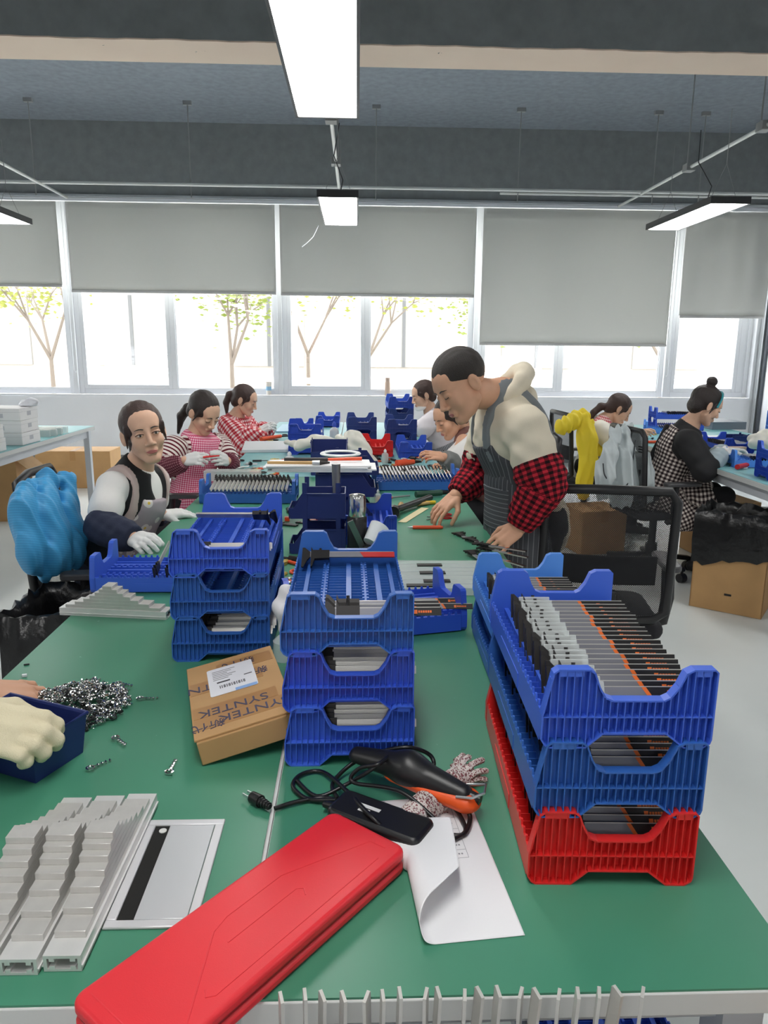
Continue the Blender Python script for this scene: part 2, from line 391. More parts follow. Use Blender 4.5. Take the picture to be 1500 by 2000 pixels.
bench('work_bench', XS+.002, .518, .68, 4.1, m_mat, 'green topped work bench, near right half under the red tray')
bench('work_bench', -.766, XS-.002, 4.105, 7.3, m_mat2, 'far left work bench where the women in red check sit')
bench('work_bench', XS+.002, .518, 4.105, 7.3, m_mat2, 'far right work bench by the tall blue tray stack')
bench('work_bench', 2.23, 3.5, 3.55, 7.2, m_mat2, 'separate work table on the right side of the room')
bench('side_table', -3.5, -2.40, 3.9, 6.85, m_mat2, 'side table at the left with white boxes on it')
# pale strip showing along the gap between the two near benches
tag(MB().bx(XS-.0018, XS+.0018, .684, 4.1, TZ-.02, TZ-.0005).build('gap_strip', m_edge), 'pale filler strip in the gap between the near benches', 'strip')
# ================================================================ slotted plastic trays
m_blue = mat('tray_blue', (62, 102, 212), .38)
m_blue2 = mat('tray_blue_dark', (50, 102, 184), .4)
m_blue3 = mat('tray_blue_slate', (58, 84, 160), .45)
m_blue4 = mat('tray_blue_light', (84, 146, 232), .4)
m_blue5 = mat('tray_blue_deep', (52, 88, 204), .36)
m_red = mat('tray_red', (228, 46, 46), .36)
W2, L2 = .111, .22
TOP = [(-.111, .045), (-.099, .104), (-.092, .109), (-.052, .109), (-.045, .104), (-.038, .085), (-.03, .071), (-.02, .067), (.044, .067), (.052, .071), (.062, .085), (.070, .104), (.080, .109), (.107, .109), (.111, .105)]
BOT = [(-.111, .012), (-.106, .004), (-.1, 0), (-.052, 0), (-.03, .020), (.05, .020), (.075, 0), (.100, 0), (.109, .006), (.111, .012)]
def _zi(pl, x): return float(np.interp(x, [p[0] for p in pl], [p[1] for p in pl]))
def tray_proto():
    t = thing('slotted_tray', 'blue slotted plastic tray', 'tray')
    poly = BOT+TOP[::-1]
    for s in (-1, 1):
        yo = s*L2; m = MB()
        m.prism(poly, (0, yo-s*.012, 0), (1, 0, 0), (0, 0, 1), (0, -s*.003, 0))
        # rim along the outline
        for i in range(len(poly)):
            a, b = V(poly[i]), V(poly[(i+1) % len(poly)]); d = (b-a).normalized(); nrm = V((-d.y, d.x))*.0022
            q = [(a.x, a.y), (b.x, b.y), (b.x+nrm.x, b.y+nrm.y), (a.x+nrm.x, a.y+nrm.y)]
            m.prism(q, (0, yo, 0), (1, 0, 0), (0, 0, 1), (0, -s*.0125, 0))
        for k in range(22):
            x = -.1005+k*.0096
            z0, z1 = _zi(BOT, x)+.001, _zi(TOP, x)-.001
            m.box((x, yo-s*.0065, (z0+z1)/2), (.0013, .011, z1-z0))
        m.box((0, yo-s*.0065, .043), (.218, .011, .0016))
        for x in (-.075, .093): m.box((x, yo-s*.006, .1035), (.03 if x < 0 else .02, .010, .009))
        m.build('end_panel', m_blue, t)
    for s in (-1, 1):
        m = MB(); m.bx(s*.1085-.0015, s*.1085+.0015, -.2045, .2045, .004, .047)
        m.bx(s*.1085-.0025, s*.1085+.0025, -.06, .09, .006, .03)
        for k in range(22): m.prism([(-.004, 0), (.004, 0), (.0022, .007), (-.0022, .007)], (s*.1085-.0014, -.19+k*.0181, .047), (0, 1, 0), (0, 0, 1), (.0028, 0, 0))
        m.build('side_wall', m_blue, t)
    MB().bx(-.1069, .1069, -.2045, .2045, .010, .013).build('tray_floor', m_blue, t)
    m = MB()
    for x, w in ((-.082, .008), (-.045, .010), (.003, .010), (.035, .008), (.062, .010), (.09, .008)): m.bx(x-w/2, x+w/2, -.2045, .2045, .0131, .038)
    for x in (-.045, .035):
        for k in range(22): m.bx(x-.006, x-.002, -.194+k*.0181, -.188+k*.0181, .038, .043); m.bx(x+.002, x+.006, -.194+k*.0181, -.188+k*.0181, .038, .043)
    for k in range(23): m.bx(-.1069, .1069, -.1998+k*.0181, -.1988+k*.0181, .0131, .031)
    m.build('divider_comb', m_blue, t)
    return t
TRAY = tray_proto(); TRAY_USED = [False]
def tray(x, y, z, rz, m, lab, group='slotted plastic trays'):
    if not TRAY_USED[0]:
        TRAY_USED[0] = True; o = TRAY; o.location = (x, y, z); o.rotation_euler = (0, 0, rz); o['label'] = lab; o['group'] = group
        for ch in [q for q in bpy.data.objects if q.parent == o]:
            if m is not m_blue:
                ch.material_slots[0].link = 'OBJECT'; ch.material_slots[0].material = m
        return o
    return dup(TRAY, (x, y, z), rz, lab, group, {'tray_blue': m})
# ================================================================ calipers
m_steel = mat('caliper_steel', (150, 150, 152), .38, .75)
m_steeld = mat('caliper_dark', (48, 46, 46), .4, .5)
m_scale = mat('caliper_scale', (132, 132, 140), .4, .35)
m_scl2 = mat('caliper_lamp_glare', (206, 204, 198), .35, .35)  # paler copy of the beam steel, lamp glare put into its colour
m_blk = mat('black_label', (20, 19, 20), .4)
m_org = mat('orange_print', (232, 110, 38), .5)
m_clear = bpy.data.materials.new('clear_plastic'); m_clear.use_nodes = True; _t = NT(m_clear)
_tr = _t.new('ShaderNodeBsdfTransparent'); _tr.inputs[0].default_value = (.9, .93, .92, 1)
_mx = _t.new('ShaderNodeMixShader', i_0=.42); _t.b.inputs['Base Color'].default_value = (.84, .88, .88, 1); _t.b.inputs['Roughness'].default_value = .15
_t.link(_tr.outputs[0], _mx.inputs[1]); _t.link(_t.b.outputs[0], _mx.inputs[2]); _t.link(_mx.outputs[0], _t.n['Material Output'].inputs[0])
def caliper_proto(name, L=.198, label=True, sleeve=False, red=False, blue=False):
    """beam along +x from 0 to L, z up across the beam, face towards -y"""
    t = thing(name, 'steel vernier caliper', 'caliper'); T = .0032; H = .0135
    xl = L*.66
    MB().bx(0, xl, -T/2, T/2, 0, H).build('beam', m_scale if label else m_scl2, t)
    MB().prism([(xl, 0), (L, 0), (L, H), (xl-.008, H)] if label else [(xl, 0), (L, 0), (L, H), (xl, H)], (0, -T/2-.0001, 0), (1, 0, 0), (0, 0, 1), (0, T+.0002, 0)).build('end_grip', (mat('red_print', (190, 40, 40), .5) if red else m_blk) if label else m_scl2, t)
    if label and not red:
        MB().prism([(xl-.006, 0), (xl, 0), (xl-.008, H), (xl-.014, H)], (0, -T/2-.0003, 0), (1, 0, 0), (0, 0, 1), (0, T+.0006, 0)).build('orange_slash', mat('blue_print', (40, 120, 220), .5) if blue else m_org, t)
        lg = MB(); lg.bx(xl+.020, xl+.026, -T/2-.0004, -T/2+.0002, .003, .0095)
        for k in range(6): lg.bx(xl+.0275+k*.004, xl+.0305+k*.004, -T/2-.0004, -T/2+.0002, .0045, .0085)
        lg.build('logo', m_org, t)
    MB().bx(0, L-.002, -T/2-.0002, T/2+.0002, H, H+.0012).build('top_edge', mat('bright_steel', (196, 194, 188), .35, .5), t)
    j = MB(); j.prism([(-.002, -.026), (.002, -.028), (.010, -.008), (.016, 0), (.016, H), (.004, H+.012), (-.001, H+.012)], (0, -T/2-.0005, 0), (1, 0, 0), (0, 0, 1), (0, T+.001, 0))
    j.build('fixed_jaw', m_steeld, t)
    s = MB(); s.prism([(.018, -.028), (.021, -.026), (.026, -.006), (.058, -.004), (.058, H+.004), (.022, H+.004), (.018, H+.013)], (0, -T/2-.0022, 0), (1, 0, 0), (0, 0, 1), (0, T+.0044, 0))
    s.cyl((.038, 0, H+.004), (.038, 0, H+.010), .003, n=8)
    s.build('slider', m_steeld, t)
    if sleeve:
        MB().bx(.012, .066, -T/2-.006, T/2+.006, -.004, H+.007).build('clear_sleeve', m_clear, t, bevel=.0015)
    return t
CAL = caliper_proto('vernier_caliper'); CALS = caliper_proto('vernier_caliper', sleeve=True)
CALP = caliper_proto('vernier_caliper', label=False)
PROTO = {'n': [CAL, False], 's': [CALS, False], 'p': [CALP, False]}
def caliper(kind, loc, rot, lab, group):
    p = PROTO[kind]
    if not p[1]:
        p[1] = True; o = p[0]; o.location = loc; o.rotation_euler = rot; o['label'] = lab; o['group'] = group; return o
    return dup(p[0], loc, None, lab, group, rot=rot)
def fill(tr, kind, k0, k1, lab, group, lean=-.5, x0=-.083, z=.047, jit=.004):
    """calipers lying side by side across a tray, in the slots k0..k1"""
    for k in range(k0, k1):
        c = caliper(kind, (0, 0, 0), (0, 0, 0), lab, group)
        Mx = Matrix.Translation(tr.location) @ Matrix.Rotation(tr.rotation_euler.z, 4, 'Z') @ Matrix.Translation((x0+random.uniform(-jit, jit), -.181+k*.0181, z)) @ Matrix.Rotation(lean+random.uniform(-.17, .17), 4, 'X')
        c.location = Mx.translation; c.rotation_euler = Mx.to_euler()
# right stack
rz = -.04
for i, (m, nm) in enumerate([(m_red, 'red slotted plastic tray at the bottom of the right stack'), (m_blue2, 'dark blue tray in the middle of the right stack, on the red one'), (m_blue, 'bright blue tray on top of the right stack, full of calipers')]):
    t = tray(.348+.002*i, 1.068+.002*i, TZ+.1*i, rz+.008*i, m, nm)
    fill(t, 's' if i == 2 else 'n', 0, 20, ['caliper in the red tray of the right stack', 'caliper in the middle tray of the right stack', 'sleeved caliper in the top tray of the right stack'][i], 'calipers of the right tray stack', z=.05 if i < 2 else .052)
# second stack behind it
for i in range(2):
    t = tray(.398, 1.545, TZ+.1*i, -.02, m_blue4 if i else m_blue2, ['lower tray of the stack behind the right stack', 'light blue upper tray of the stack behind the right stack'][i])
    if i: fill(t, 's', 0, 20, 'caliper in the stack behind the right stack', 'calipers of the stack behind')
# middle stack
for i, m in enumerate([m_blue, m_blue5, m_blue2]):
    t = tray(-.015-.002*i, 1.368+.002*i, TZ+.1*i, .012, m, ['bottom blue tray of the middle stack by the carton', 'blue tray in the middle of the middle stack', 'top blue tray of the middle stack, with a red-edged caliper across it'][i])
    if i == 2: fill(t, 'n', 0, 3, 'caliper at the front of the top tray, middle stack', 'calipers of the middle tray stack', x0=-.04, z=.056)
    else: fill(t, 'p', 0, 6, 'caliper in a lower tray of the middle stack', 'calipers of the middle tray stack', z=.05)
# left stack
for i, m in enumerate([m_blue2, m_blue2, m_blue]):
    t = tray(-.314, 1.808+.001*i, TZ+.1*i, .02+.006*i, m, ['bottom tray of the left stack', 'middle tray of the left stack, standing on the bottom one', 'top blue tray of the left stack, with a wide caliper across it'][i])
    if i == 0: fill(t, 'p', 0, 8, 'bright caliper in the bottom tray of the left stack', 'calipers of the left tray stack', z=.05)
    if i == 2: fill(t, 'p', 0, 2, 'caliper at the front of the top tray, left stack', 'calipers of the left tray stack', z=.05)
# trays lying crosswise
t = tray(-.555, 2.185, TZ, math.pi/2, m_blue, 'blue tray lying crosswise before the woman in the black vest')
def stand(tr, ks, lab, group, kind='p', lean=-.6, up=.35, z=.05, x0=-.1, flip=False):
    for k in ks:
        c = caliper(kind, (0, 0, 0), (0, 0, 0), lab, group)
        Mx = Matrix.Translation(tr.location) @ Matrix.Rotation(tr.rotation_euler.z, 4, 'Z') @ Matrix.Translation((x0, -.181+k*.0181, z)) @ Matrix.Rotation(math.pi if flip else 0, 4, 'Z') @ Matrix.Rotation(-up, 4, 'Y') @ Matrix.Rotation(lean+random.uniform(-.08, .08), 4, 'X')
        c.location = Mx.translation; c.rotation_euler = Mx.to_euler()
stand(t, range(0, 13, 2), 'caliper standing in the crosswise tray by the gloved hand', 'calipers in the crosswise tray', lean=0, up=.22)
t = tray(-.505, 3.46, TZ, math.pi/2, m_blue2, 'blue tray lying crosswise before the woman in stripes')
stand(t, range(0, 20), 'caliper leaning in the tray before the woman in stripes', 'calipers before the woman in stripes', lean=.5, up=-.13, z=.085, x0=.085, flip=True)
t = tray(.30, 3.79, TZ, math.pi/2+.03, m_blue2, 'blue tray lying crosswise in front of the bent woman behind the man')
stand(t, range(0, 20), 'bright caliper leaning in the tray near the red sleeve', 'calipers near the red sleeve', lean=.5, up=-.1, z=.08, x0=.085, flip=True)
t = tray(.04, 1.82, TZ, math.pi/2+.24, m_blue5, 'blue tray lying askew behind the middle stack')
tray(.035, 2.84, TZ, 0, m_blue5, 'blue tray beside the steel flask')
# trays further back
BK = [(-.354, 5.2, 2, 0, m_blue5, 'before the woman in red check'), (-.275, 7.0, 1, 0, m_blue5, 'farthest on the left bench'), (.03, 5.75, 2, .03, m_blue3, 'in the centre behind the white bag'),
      (.375, 6.62, 3, .02, m_blue5, 'by the window, beside the woman in the white shirt'), (.325, 5.58, 2, 0, m_blue3, 'in front of the tallest back stack'), (.385, 5.05, 1, 0, m_blue, 'nearest before the woman in the white shirt'), (.13, 5.12, 1, 0, m_red, 'behind the crumpled white bag'), (-.45, 6.3, 1, .2, m_blue5, 'beside the gloved hands of the woman in red check')]
for x, y, n, r, m, lab in BK:
    for i in range(n):
        mm = (m_blue, m_blue3, m_blue3)[(n-1-i) % 3] if m is m_blue5 and n == 3 else m
        t = tray(x, y, TZ+.1*i, r, mm, '%s tray %s%s' % ('red' if mm is m_red else 'blue', lab, '' if n == 1 else [', at the bottom', ', second from the bottom', ', on top'][i if i < n-1 else 2]))
        if n > 1: fill(t, 'p', 0, 3, 'caliper in a back tray stack', 'calipers in the back trays', z=.05)
# right table trays
RT = [(2.53, 4.05, 2, 1.50, m_blue, 'nearest on the right table, with its end to the aisle'), (2.58, 4.55, 1, 1.45, m_blue4, 'behind the nearest stack on the right table'), (3.1, 5.0, 3, 1.6, m_blue4, 'tallest on the right table, at the picture edge'),
      (2.78, 6.45, 1, 1.3, m_blue4, 'by the back edge of the right table'), (2.95, 6.75, 2, 1.5, m_blue, 'at the far end of the right table'), (2.72, 5.35, 1, 0, m_blue5, 'just behind the face of the woman with the hair bun')]
for x, y, n, r, m, lab in RT:
    for i in range(n):
        t = tray(x, y, TZ+.1*i, r, m if i else (m_blue5 if n > 1 else m), 'tray %s%s' % (lab, '' if n == 1 else [', at the bottom', ', second from the bottom', ', on top'][i if i < n-1 else 2]))
        if i == n-1: fill(t, 'p', 2, 16, 'caliper in a tray on the right table', 'calipers in trays on the right table', z=.05)
# ================================================================ soft-form modelling: blended solids -> one surface
BIG = .6
class SDF:
    """list of blended capsules / ellipsoids / boxes; mesh() returns (verts, quads, pat)"""
    def __init__(s, k=.02): s.p = []; s.k = k; s.cuts = []; s.disp = None
    def cap(s, a, b, ra, rb=None, k=None, flat=None): s.p.append(('c', np.array(a, float), np.array(b, float), ra, ra if rb is None else rb, s.k if k is None else k, 1, flat)); return s
    def chain(s, pts, rs, k=None, flat=None):
        for i in range(len(pts)-1): s.cap(pts[i], pts[i+1], rs[i], rs[i+1], k, flat)
        return s
    def ell(s, c, r, R=None, k=None, sub=False):
        s.p.append(('e', np.array(c, float), np.array(r, float), None if R is None else np.array(R, float), 0, s.k if k is None else k, -1 if sub else 1, None)); return s
    def box(s, c, h, R=None, rd=.01, k=None, sub=False):
        s.p.append(('b', np.array(c, float), np.array(h, float), None if R is None else np.array(R, float), rd, s.k if k is None else k, -1 if sub else 1, None)); return s
    def sub(s, c, r, R=None, k=None): return s.ell(c, r, R, k, True)
    def cut(s, p, n, k=.004): s.cuts.append((np.array(p, float), np.array(n, float)/np.linalg.norm(n), k)); return s
    def bounds(s):
        lo, hi = [], []
        for q in s.p:
            if q[6] < 0: continue
            if q[0] == 'c':
                r = max(q[3], q[4]); lo.append(np.minimum(q[1], q[2])-r); hi.append(np.maximum(q[1], q[2])+r)
            else:
                r = q[2] if q[3] is None else np.abs(q[3]) @ q[2]
                lo.append(q[1]-r-(q[4] if q[0] == 'b' else 0)); hi.append(q[1]+r+(q[4] if q[0] == 'b' else 0))
        return np.min(lo, 0), np.max(hi, 0)
    def dist(s, q, X):
        if q[0] == 'c':
            a, b, ra, rb = q[1:5]; ab = b-a; L2_ = max(float(ab @ ab), 1e-12)
            pa = X-a; h = np.clip((pa @ ab)/L2_, 0, 1)
            v = pa-h[..., None]*ab
            if q[7] is not None:            # flattened section: (direction, factor)
                n, f = np.array(q[7][0], float), q[7][1]; n = n/np.linalg.norm(n)
                vn = v @ n; v = v+(vn*(1/f-1))[..., None]*n
            return np.sqrt((v*v).sum(-1))-(ra+(rb-ra)*h)
        if q[0] == 'e':
            v = X-q[1]
            if q[3] is not None: v = v @ q[3]
            k0 = np.sqrt(((v/q[2])**2).sum(-1)); k1 = np.sqrt(((v/(q[2]**2))**2).sum(-1))+1e-9
            return k0*(k0-1)/k1
        v = X-q[1]
        if q[3] is not None: v = v @ q[3]
        d = np.abs(v)-(q[2]-q[4]); return np.sqrt((np.maximum(d, 0)**2).sum(-1))+np.minimum(d.max(-1), 0)-q[4]
    def mesh(s, h, pat=False):
        lo, hi = s.bounds(); lo = lo-2.5*h; n = np.ceil((hi+2.5*h-lo)/h).astype(int)+1
        D = np.full(n, BIG, np.float32)
        ax = [lo[i]+h*np.arange(n[i]) for i in range(3)]
        for q in s.p:
            k = max(q[5], 1e-5); pad = k+3*h
            if q[0] == 'c': r = max(q[3], q[4]); l, u = np.minimum(q[1], q[2])-r, np.maximum(q[1], q[2])+r
            else:
                r = q[2] if q[3] is None else np.abs(q[3]) @ q[2]; l, u = q[1]-r, q[1]+r
            i0 = np.clip(np.floor((l-pad-lo)/h).astype(int), 0, n); i1 = np.clip(np.ceil((u+pad-lo)/h).astype(int)+1, 0, n)
            if (i1 <= i0).any(): continue
            sl = tuple(slice(a, b) for a, b in zip(i0, i1))
            X = np.stack(np.meshgrid(*[ax[i][sl[i]] for i in range(3)], indexing='ij'), -1)
            d = s.dist(q, X); cur = D[sl]
            if q[6] > 0:
                hh = np.maximum(k-np.abs(cur-d), 0)/k; D[sl] = np.minimum(cur, d)-hh*hh*k*.25
            else:
                hh = np.maximum(k-np.abs(cur+d), 0)/k; D[sl] = np.maximum(cur, -d)+hh*hh*k*.25
        if s.cuts or s.disp:
            X = np.stack(np.meshgrid(*ax, indexing='ij'), -1)
            if s.disp: D = D+s.disp(X).astype(np.float32)
            for p, nn, k in s.cuts:
                d = (X-p) @ nn; hh = np.maximum(k-np.abs(D-d), 0)/k; D = np.maximum(D, d)+hh*hh*k*.25
        return surf_nets(D, lo, h)
def surf_nets(D, lo, h):
    S = D < 0; nx, ny, nz = D.shape
    c = np.zeros((nx-1, ny-1, nz-1), np.int8)
    for i in (0, 1):
        for j in (0, 1):
            for k in (0, 1): c += S[i:nx-1+i, j:ny-1+j, k:nz-1+k]
    act = (c > 0) & (c < 8); idx = np.argwhere(act); ids = np.full(act.shape, -1, np.int64); ids[act] = np.arange(len(idx))
    acc = np.zeros((len(idx), 3)); cnt = np.zeros(len(idx))
    off = [(i, j, k) for i in (0, 1) for j in (0, 1) for k in (0, 1)]
    for a in off:
        for d in range(3):
            if a[d]: continue
            b = list(a); b[d] = 1
            va = D[idx[:, 0]+a[0], idx[:, 1]+a[1], idx[:, 2]+a[2]]; vb = D[idx[:, 0]+b[0], idx[:, 1]+b[1], idx[:, 2]+b[2]]
            m = (va < 0) != (vb < 0); t = np.where(m, va/np.where(m, va-vb, 1), 0)
            p = np.array(a, float)[None].repeat(len(idx), 0); p[:, d] += t
            acc += p*m[:, None]; cnt += m
    vs_ = lo+h*(idx+acc/cnt[:, None]); qs = []
    for d in range(3):
        sl0 = [slice(None)]*3; sl1 = [slice(None)]*3; sl0[d] = slice(0, -1); sl1[d] = slice(1, None)
        a, b = S[tuple(sl0)], S[tuple(sl1)]; e = np.argwhere(a != b)
        u, v = [(1, 2), (2, 0), (0, 1)][d]
        e = e[(e[:, u] > 0) & (e[:, v] > 0) & (e[:, u] < act.shape[u]) & (e[:, v] < act.shape[v])]
        def cell(du, dv):
            q = e.copy(); q[:, u] -= du; q[:, v] -= dv; return ids[q[:, 0], q[:, 1], q[:, 2]]
        q = np.stack([cell(1, 1), cell(0, 1), cell(0, 0), cell(1, 0)], 1)
        fl = ~S[e[:, 0], e[:, 1], e[:, 2]]; q[fl] = q[fl][:, ::-1]; qs.append(q)
    return vs_, np.concatenate(qs)
def np_mesh(name, vs_, qs, pat=None):
    me = bpy.data.meshes.new(name); me.vertices.add(len(vs_)); me.vertices.foreach_set('co', np.asarray(vs_, np.float32).ravel())
    me.loops.add(len(qs)*4); me.polygons.add(len(qs)); me.loops.foreach_set('vertex_index', qs.ravel().astype(np.int32))
    me.polygons.foreach_set('loop_start', np.arange(0, len(qs)*4, 4, dtype=np.int32))
    me.polygons.foreach_set('use_smooth', np.ones(len(qs), bool)); me.update(calc_edges=True); me.validate()
    if pat is not None:
        at_ = me.attributes.new('pat', 'FLOAT_VECTOR', 'POINT'); at_.data.foreach_set('vector', np.asarray(pat, np.float32).ravel())
    return me
def off_of(par):
    o_ = V((0, 0, 0))
    while par is not None: o_ += par.location; par = par.parent
    return np.array(o_)
def sdf_obj(name, s, h, m, parent=None, pat=None, world=True):
    vs_, qs = s.mesh(h); p = pat(vs_) if pat else None
    if world and parent is not None: vs_ = vs_-off_of(parent)
    return link(name, np_mesh(name, vs_, qs, p), m, parent)
def merged(name, lst, m, parent):
    V_, Q_, n = [], [], 0
    for v, q in lst: V_.append(v); Q_.append(q+n); n += len(v)
    return link(name, np_mesh(name, np.concatenate(V_)-off_of(parent), np.concatenate(Q_)), m, parent)
def waves(amp, comps):
    """folds: sum of ridged sine waves, comps = (dx,dy,dz,phase)"""
    def f(X):
        d = 0
        for a, b, c, ph in comps: d = d+np.sin(X[..., 0]*a+X[..., 1]*b+X[..., 2]*c+ph)
        return amp*d/len(comps)
    return f

def ridges(amp, comps):
    """cloth folds: soft ridges with sharper valleys"""
    def f(X):
        d = 0
        for i, (a, b, c, ph) in enumerate(comps):
            w_ = .35*np.sin(X[..., 2]*9+i*2+X[..., 1]*5)
            d = d+(1-2*np.abs(np.sin(.5*(X[..., 0]*a+X[..., 1]*b+X[..., 2]*c)+ph+w_)))*(1 if i < 2 else .55)
        return -amp*d/len(comps)
    return f
# ================================================================ things on the near bench
def text(s, size, m, parent, loc, rot, ext=.0003, name='lettering'):
    cu = bpy.data.curves.new('t', 'FONT'); cu.body = s; cu.size = size; cu.extrude = ext; cu.align_x = 'CENTER'; cu.align_y = 'CENTER'
    o = bpy.data.objects.new('t', cu); COL.objects.link(o)
    dg = bpy.context.evaluated_depsgraph_get(); me = bpy.data.meshes.new_from_object(o.evaluated_get(dg)); bpy.data.objects.remove(o)
    me.name = name; q = link(name, me, m, parent); q.location = loc; q.rotation_euler = rot; return q
def rrect(w, h, r, n=5):
    pts = []
    for cx, cy, a in ((w/2-r, h/2-r, 0), (-w/2+r, h/2-r, 90), (-w/2+r, -h/2+r, 180), (w/2-r, -h/2+r, 270)):
        pts += [(cx+r*math.cos(math.radians(a+90*i/n)), cy+r*math.sin(math.radians(a+90*i/n))) for i in range(n+1)]
    return pts
Z1 = TZ+.0005
# ---- red plastic case
m_case = mat('case_red', (226, 44, 54), .42, bump=.05, bscale=900)
t = thing('tool_case', 'long red plastic caliper case lying across the bench corner', 'case', (-.116, .77, Z1), math.radians(50))
LX, WY = .415, .137
MB().prism(rrect(LX, WY, .016), (0, 0, 0), (1, 0, 0), (0, 1, 0), (0, 0, .015)).build('case_base', m_case, t, bevel=.005)
MB().prism(rrect(LX-.006, WY-.006, .014), (0, 0, .0151), (1, 0, 0), (0, 1, 0), (0, 0, .003)).build('case_seam', mat('case_red_dark', (150, 20, 28), .5), t)
lid = MB().prism(rrect(LX, WY, .016), (0, 0, .0182), (1, 0, 0), (0, 1, 0), (0, 0, .017)).build('case_lid', m_case, t, bevel=.006)
lid.modifiers['bevel'].segments = 4
zt = .0352
for nm, ps in {'embossed_line': [(-.195, -.03), (-.195, .052)], 'embossed_line.': [(-.165, .06), (-.09, -.01), (-.06, -.018), (.03, -.018), (.07, -.01), (.185, .06)]}.items(): pass
EL = [[(-.19, .055), (-.19, -.052)], [(-.16, -.062), (-.055, .02), (-.03, .027), (.06, .027), (.08, .02), (.185, -.02), (.187, -.045)], [(.165, -.05), (-.11, -.05), (-.118, -.044), (-.112, -.036)], [(.055, -.022), (.062, -.012), (.055, -.005), (-.055, -.005)]]
for ps in EL:
    MB().tube([(a, b, zt-.0006) for a, b in ps], .0013, 6).build('embossed_line', m_case, lid, smooth=60)
# ---- printed sheet, near left corner rolled over
m_paper = mat('paper_white', (236, 236, 238), .7)
t = thing('printed_sheet', 'white printed sheet with one corner rolled over', 'paper', (.19, .9, TZ))
def sheet(u, v):
    # u: 0 right edge .. 1 left edge, v: 0 far .. 1 near
    er = V((.177+.029*v, 1.057-.293*v)); s = u*.21
    d = V((-.995, -.10)); r = .0035+.017*v**1.3; s0 = .21-(.088+.012*v)*max(0, min(1, (v-.16)/.42)) if v > .16 else .21
    z = .0006
    if s <= s0: p = er+d*s
    else:
        a = (s-s0)/r; am = math.radians(178)
        if a < am: p = er+d*(s0+r*math.sin(a))+V((.02, 1))*(.9*r*max(0, a-.8)); z += r*(1-math.cos(a))
        else:
            e = s-s0-am*r; p = er+d*(s0+r*math.sin(am)+e*math.cos(am))+V((.02, 1))*(.9*r*(am-.8)+1.0*e); z += r*(1-math.cos(am))+e*math.sin(am)
    return (p.x, p.y, TZ+max(z, .0006)+.0004)
MB().grid(sheet, 90, 60).build('sheet', m_paper, t, smooth=80, solid=.0003, world=True)
pr = MB()
def pl(u0, v0, u1, v1, w=.0006):
    a = V((.177+.029*v0-.2089*u0, 1.057-.293*v0-.021*u0, TZ+.00135)); b = V((.177+.029*v1-.2089*u1, 1.057-.293*v1-.021*u1, TZ+.00135)); pr.bar(a, b, w, .0001)
for v in (.1, .19, .28, .37, .44): pl(.16, v, .46, v)
pl(.16, .1, .16, .5); pl(.46, .1, .46, .44); pl(.16, .5, .4, .5)
for v, n in ((.145, 9), (.235, 6), (.325, 12), (.405, 8), (.47, 4)):
    for k in range(n): pl(.19+k*.02, v, .19+k*.02+.012, v, .003)
pr.build('print', mat('print_grey', (150, 150, 156), .8), t, world=True)
# ---- power adapter, clipper, cable, plug
m_bk = mat('black_plastic', (26, 26, 28), .38)
m_cab = mat('black_rubber', (22, 22, 24), .35)
A = V((.034, .966)); ang = math.radians(-32)
t = thing('power_adapter', 'black power adapter brick with white print', 'adapter', (A.x, A.y, Z1), ang)
MB().prism(rrect(.155, .062, .012), (0, 0, 0), (1, 0, 0), (0, 1, 0), (0, 0, .032)).build('housing', m_bk, t, bevel=.006)
MB().cyl((-.078, 0, .015), (-.1, 0, .013), .008, .005).build('strain_relief', m_cab, t, smooth=40); MB().cyl((.078, 0, .014), (.1, 0, .012), .008, .005).build('strain_relief', m_cab, t, smooth=40)
MB().box((-.02, .004, .0323), (.036, .007, .0004)).box((-.024, -.006, .0323), (.018, .008, .0004)).build('white_print', mat('print_white', (225, 225, 225), .6), t)
MB().box((.05, -.0305, .014), (.026, .002, .009)).build('yellow_sticker', mat('sticker_yellow', (220, 200, 70), .6), t)
# hair-clipper shaped grinder: black back, orange belly
c0, c1 = V(G(700, 1490, .81)), V(G(905, 1563, .805)); dr = (c1-c0).normalized(); sd = V((-dr.y, dr.x, 0)).normalized()
t = thing('electric_clipper', 'black and orange electric hand tool lying on the rope', 'tool', (c0.x, c0.y, TZ))
up = V((0, 0, 1)); R3 = np.array(Matrix((dr, sd, dr.cross(sd))).transposed())
q = SDF(.02); mid = (c0+c1)/2
q.cap(c0+up*.012, mid+up*.020, .016, .026).cap(mid+up*.020, c1+up*.010, .026, .016); q.cut(mid+up*.012, -up-sd*-.25)
sdf_obj('upper_shell', q, .003, m_bk, t)
q = SDF(.02); q.cap(mid-dr*.02+up*.014, c1+up*.002+dr*.004, .026, .024, flat=(up, .75)); q.cut(mid+up*.017, up-sd*.25)
sdf_obj('orange_shell', q, .003, mat('tool_orange', (240, 92, 34), .4), t)
MB().tube([c1+up*.02+sd*.012, c1+dr*.03+up*.03+sd*.014, c1+dr*.036+up*.028-sd*.006, c1+dr*.02+up*.02-sd*.016, c1-dr*.004+up*.016-sd*.02], .0022, 6).build('wire_hook', m_alu, t, smooth=60, world=True)
MB().cyl(c1+up*.012-dr*.01, c1+dr*.028+up*.01, .011, .008).build('cable_boot', m_cab, t, smooth=40, world=True)
def spline(pts, n=10):
    pts = [V(p) for p in pts]; out = []
    for i in range(len(pts)-1):
        p0, p1, p2, p3 = pts[max(i-1, 0)], pts[i], pts[i+1], pts[min(i+2, len(pts)-1)]
        for k in range(n):
            u = k/n; out.append(.5*((2*p1)+(p2-p0)*u+(2*p0-5*p1+4*p2-p3)*u*u+(3*p1-p0-3*p2+p3)*u**3))
    return out+[pts[-1]]
def gz(x, y, z=.786): return G(x, y, z)
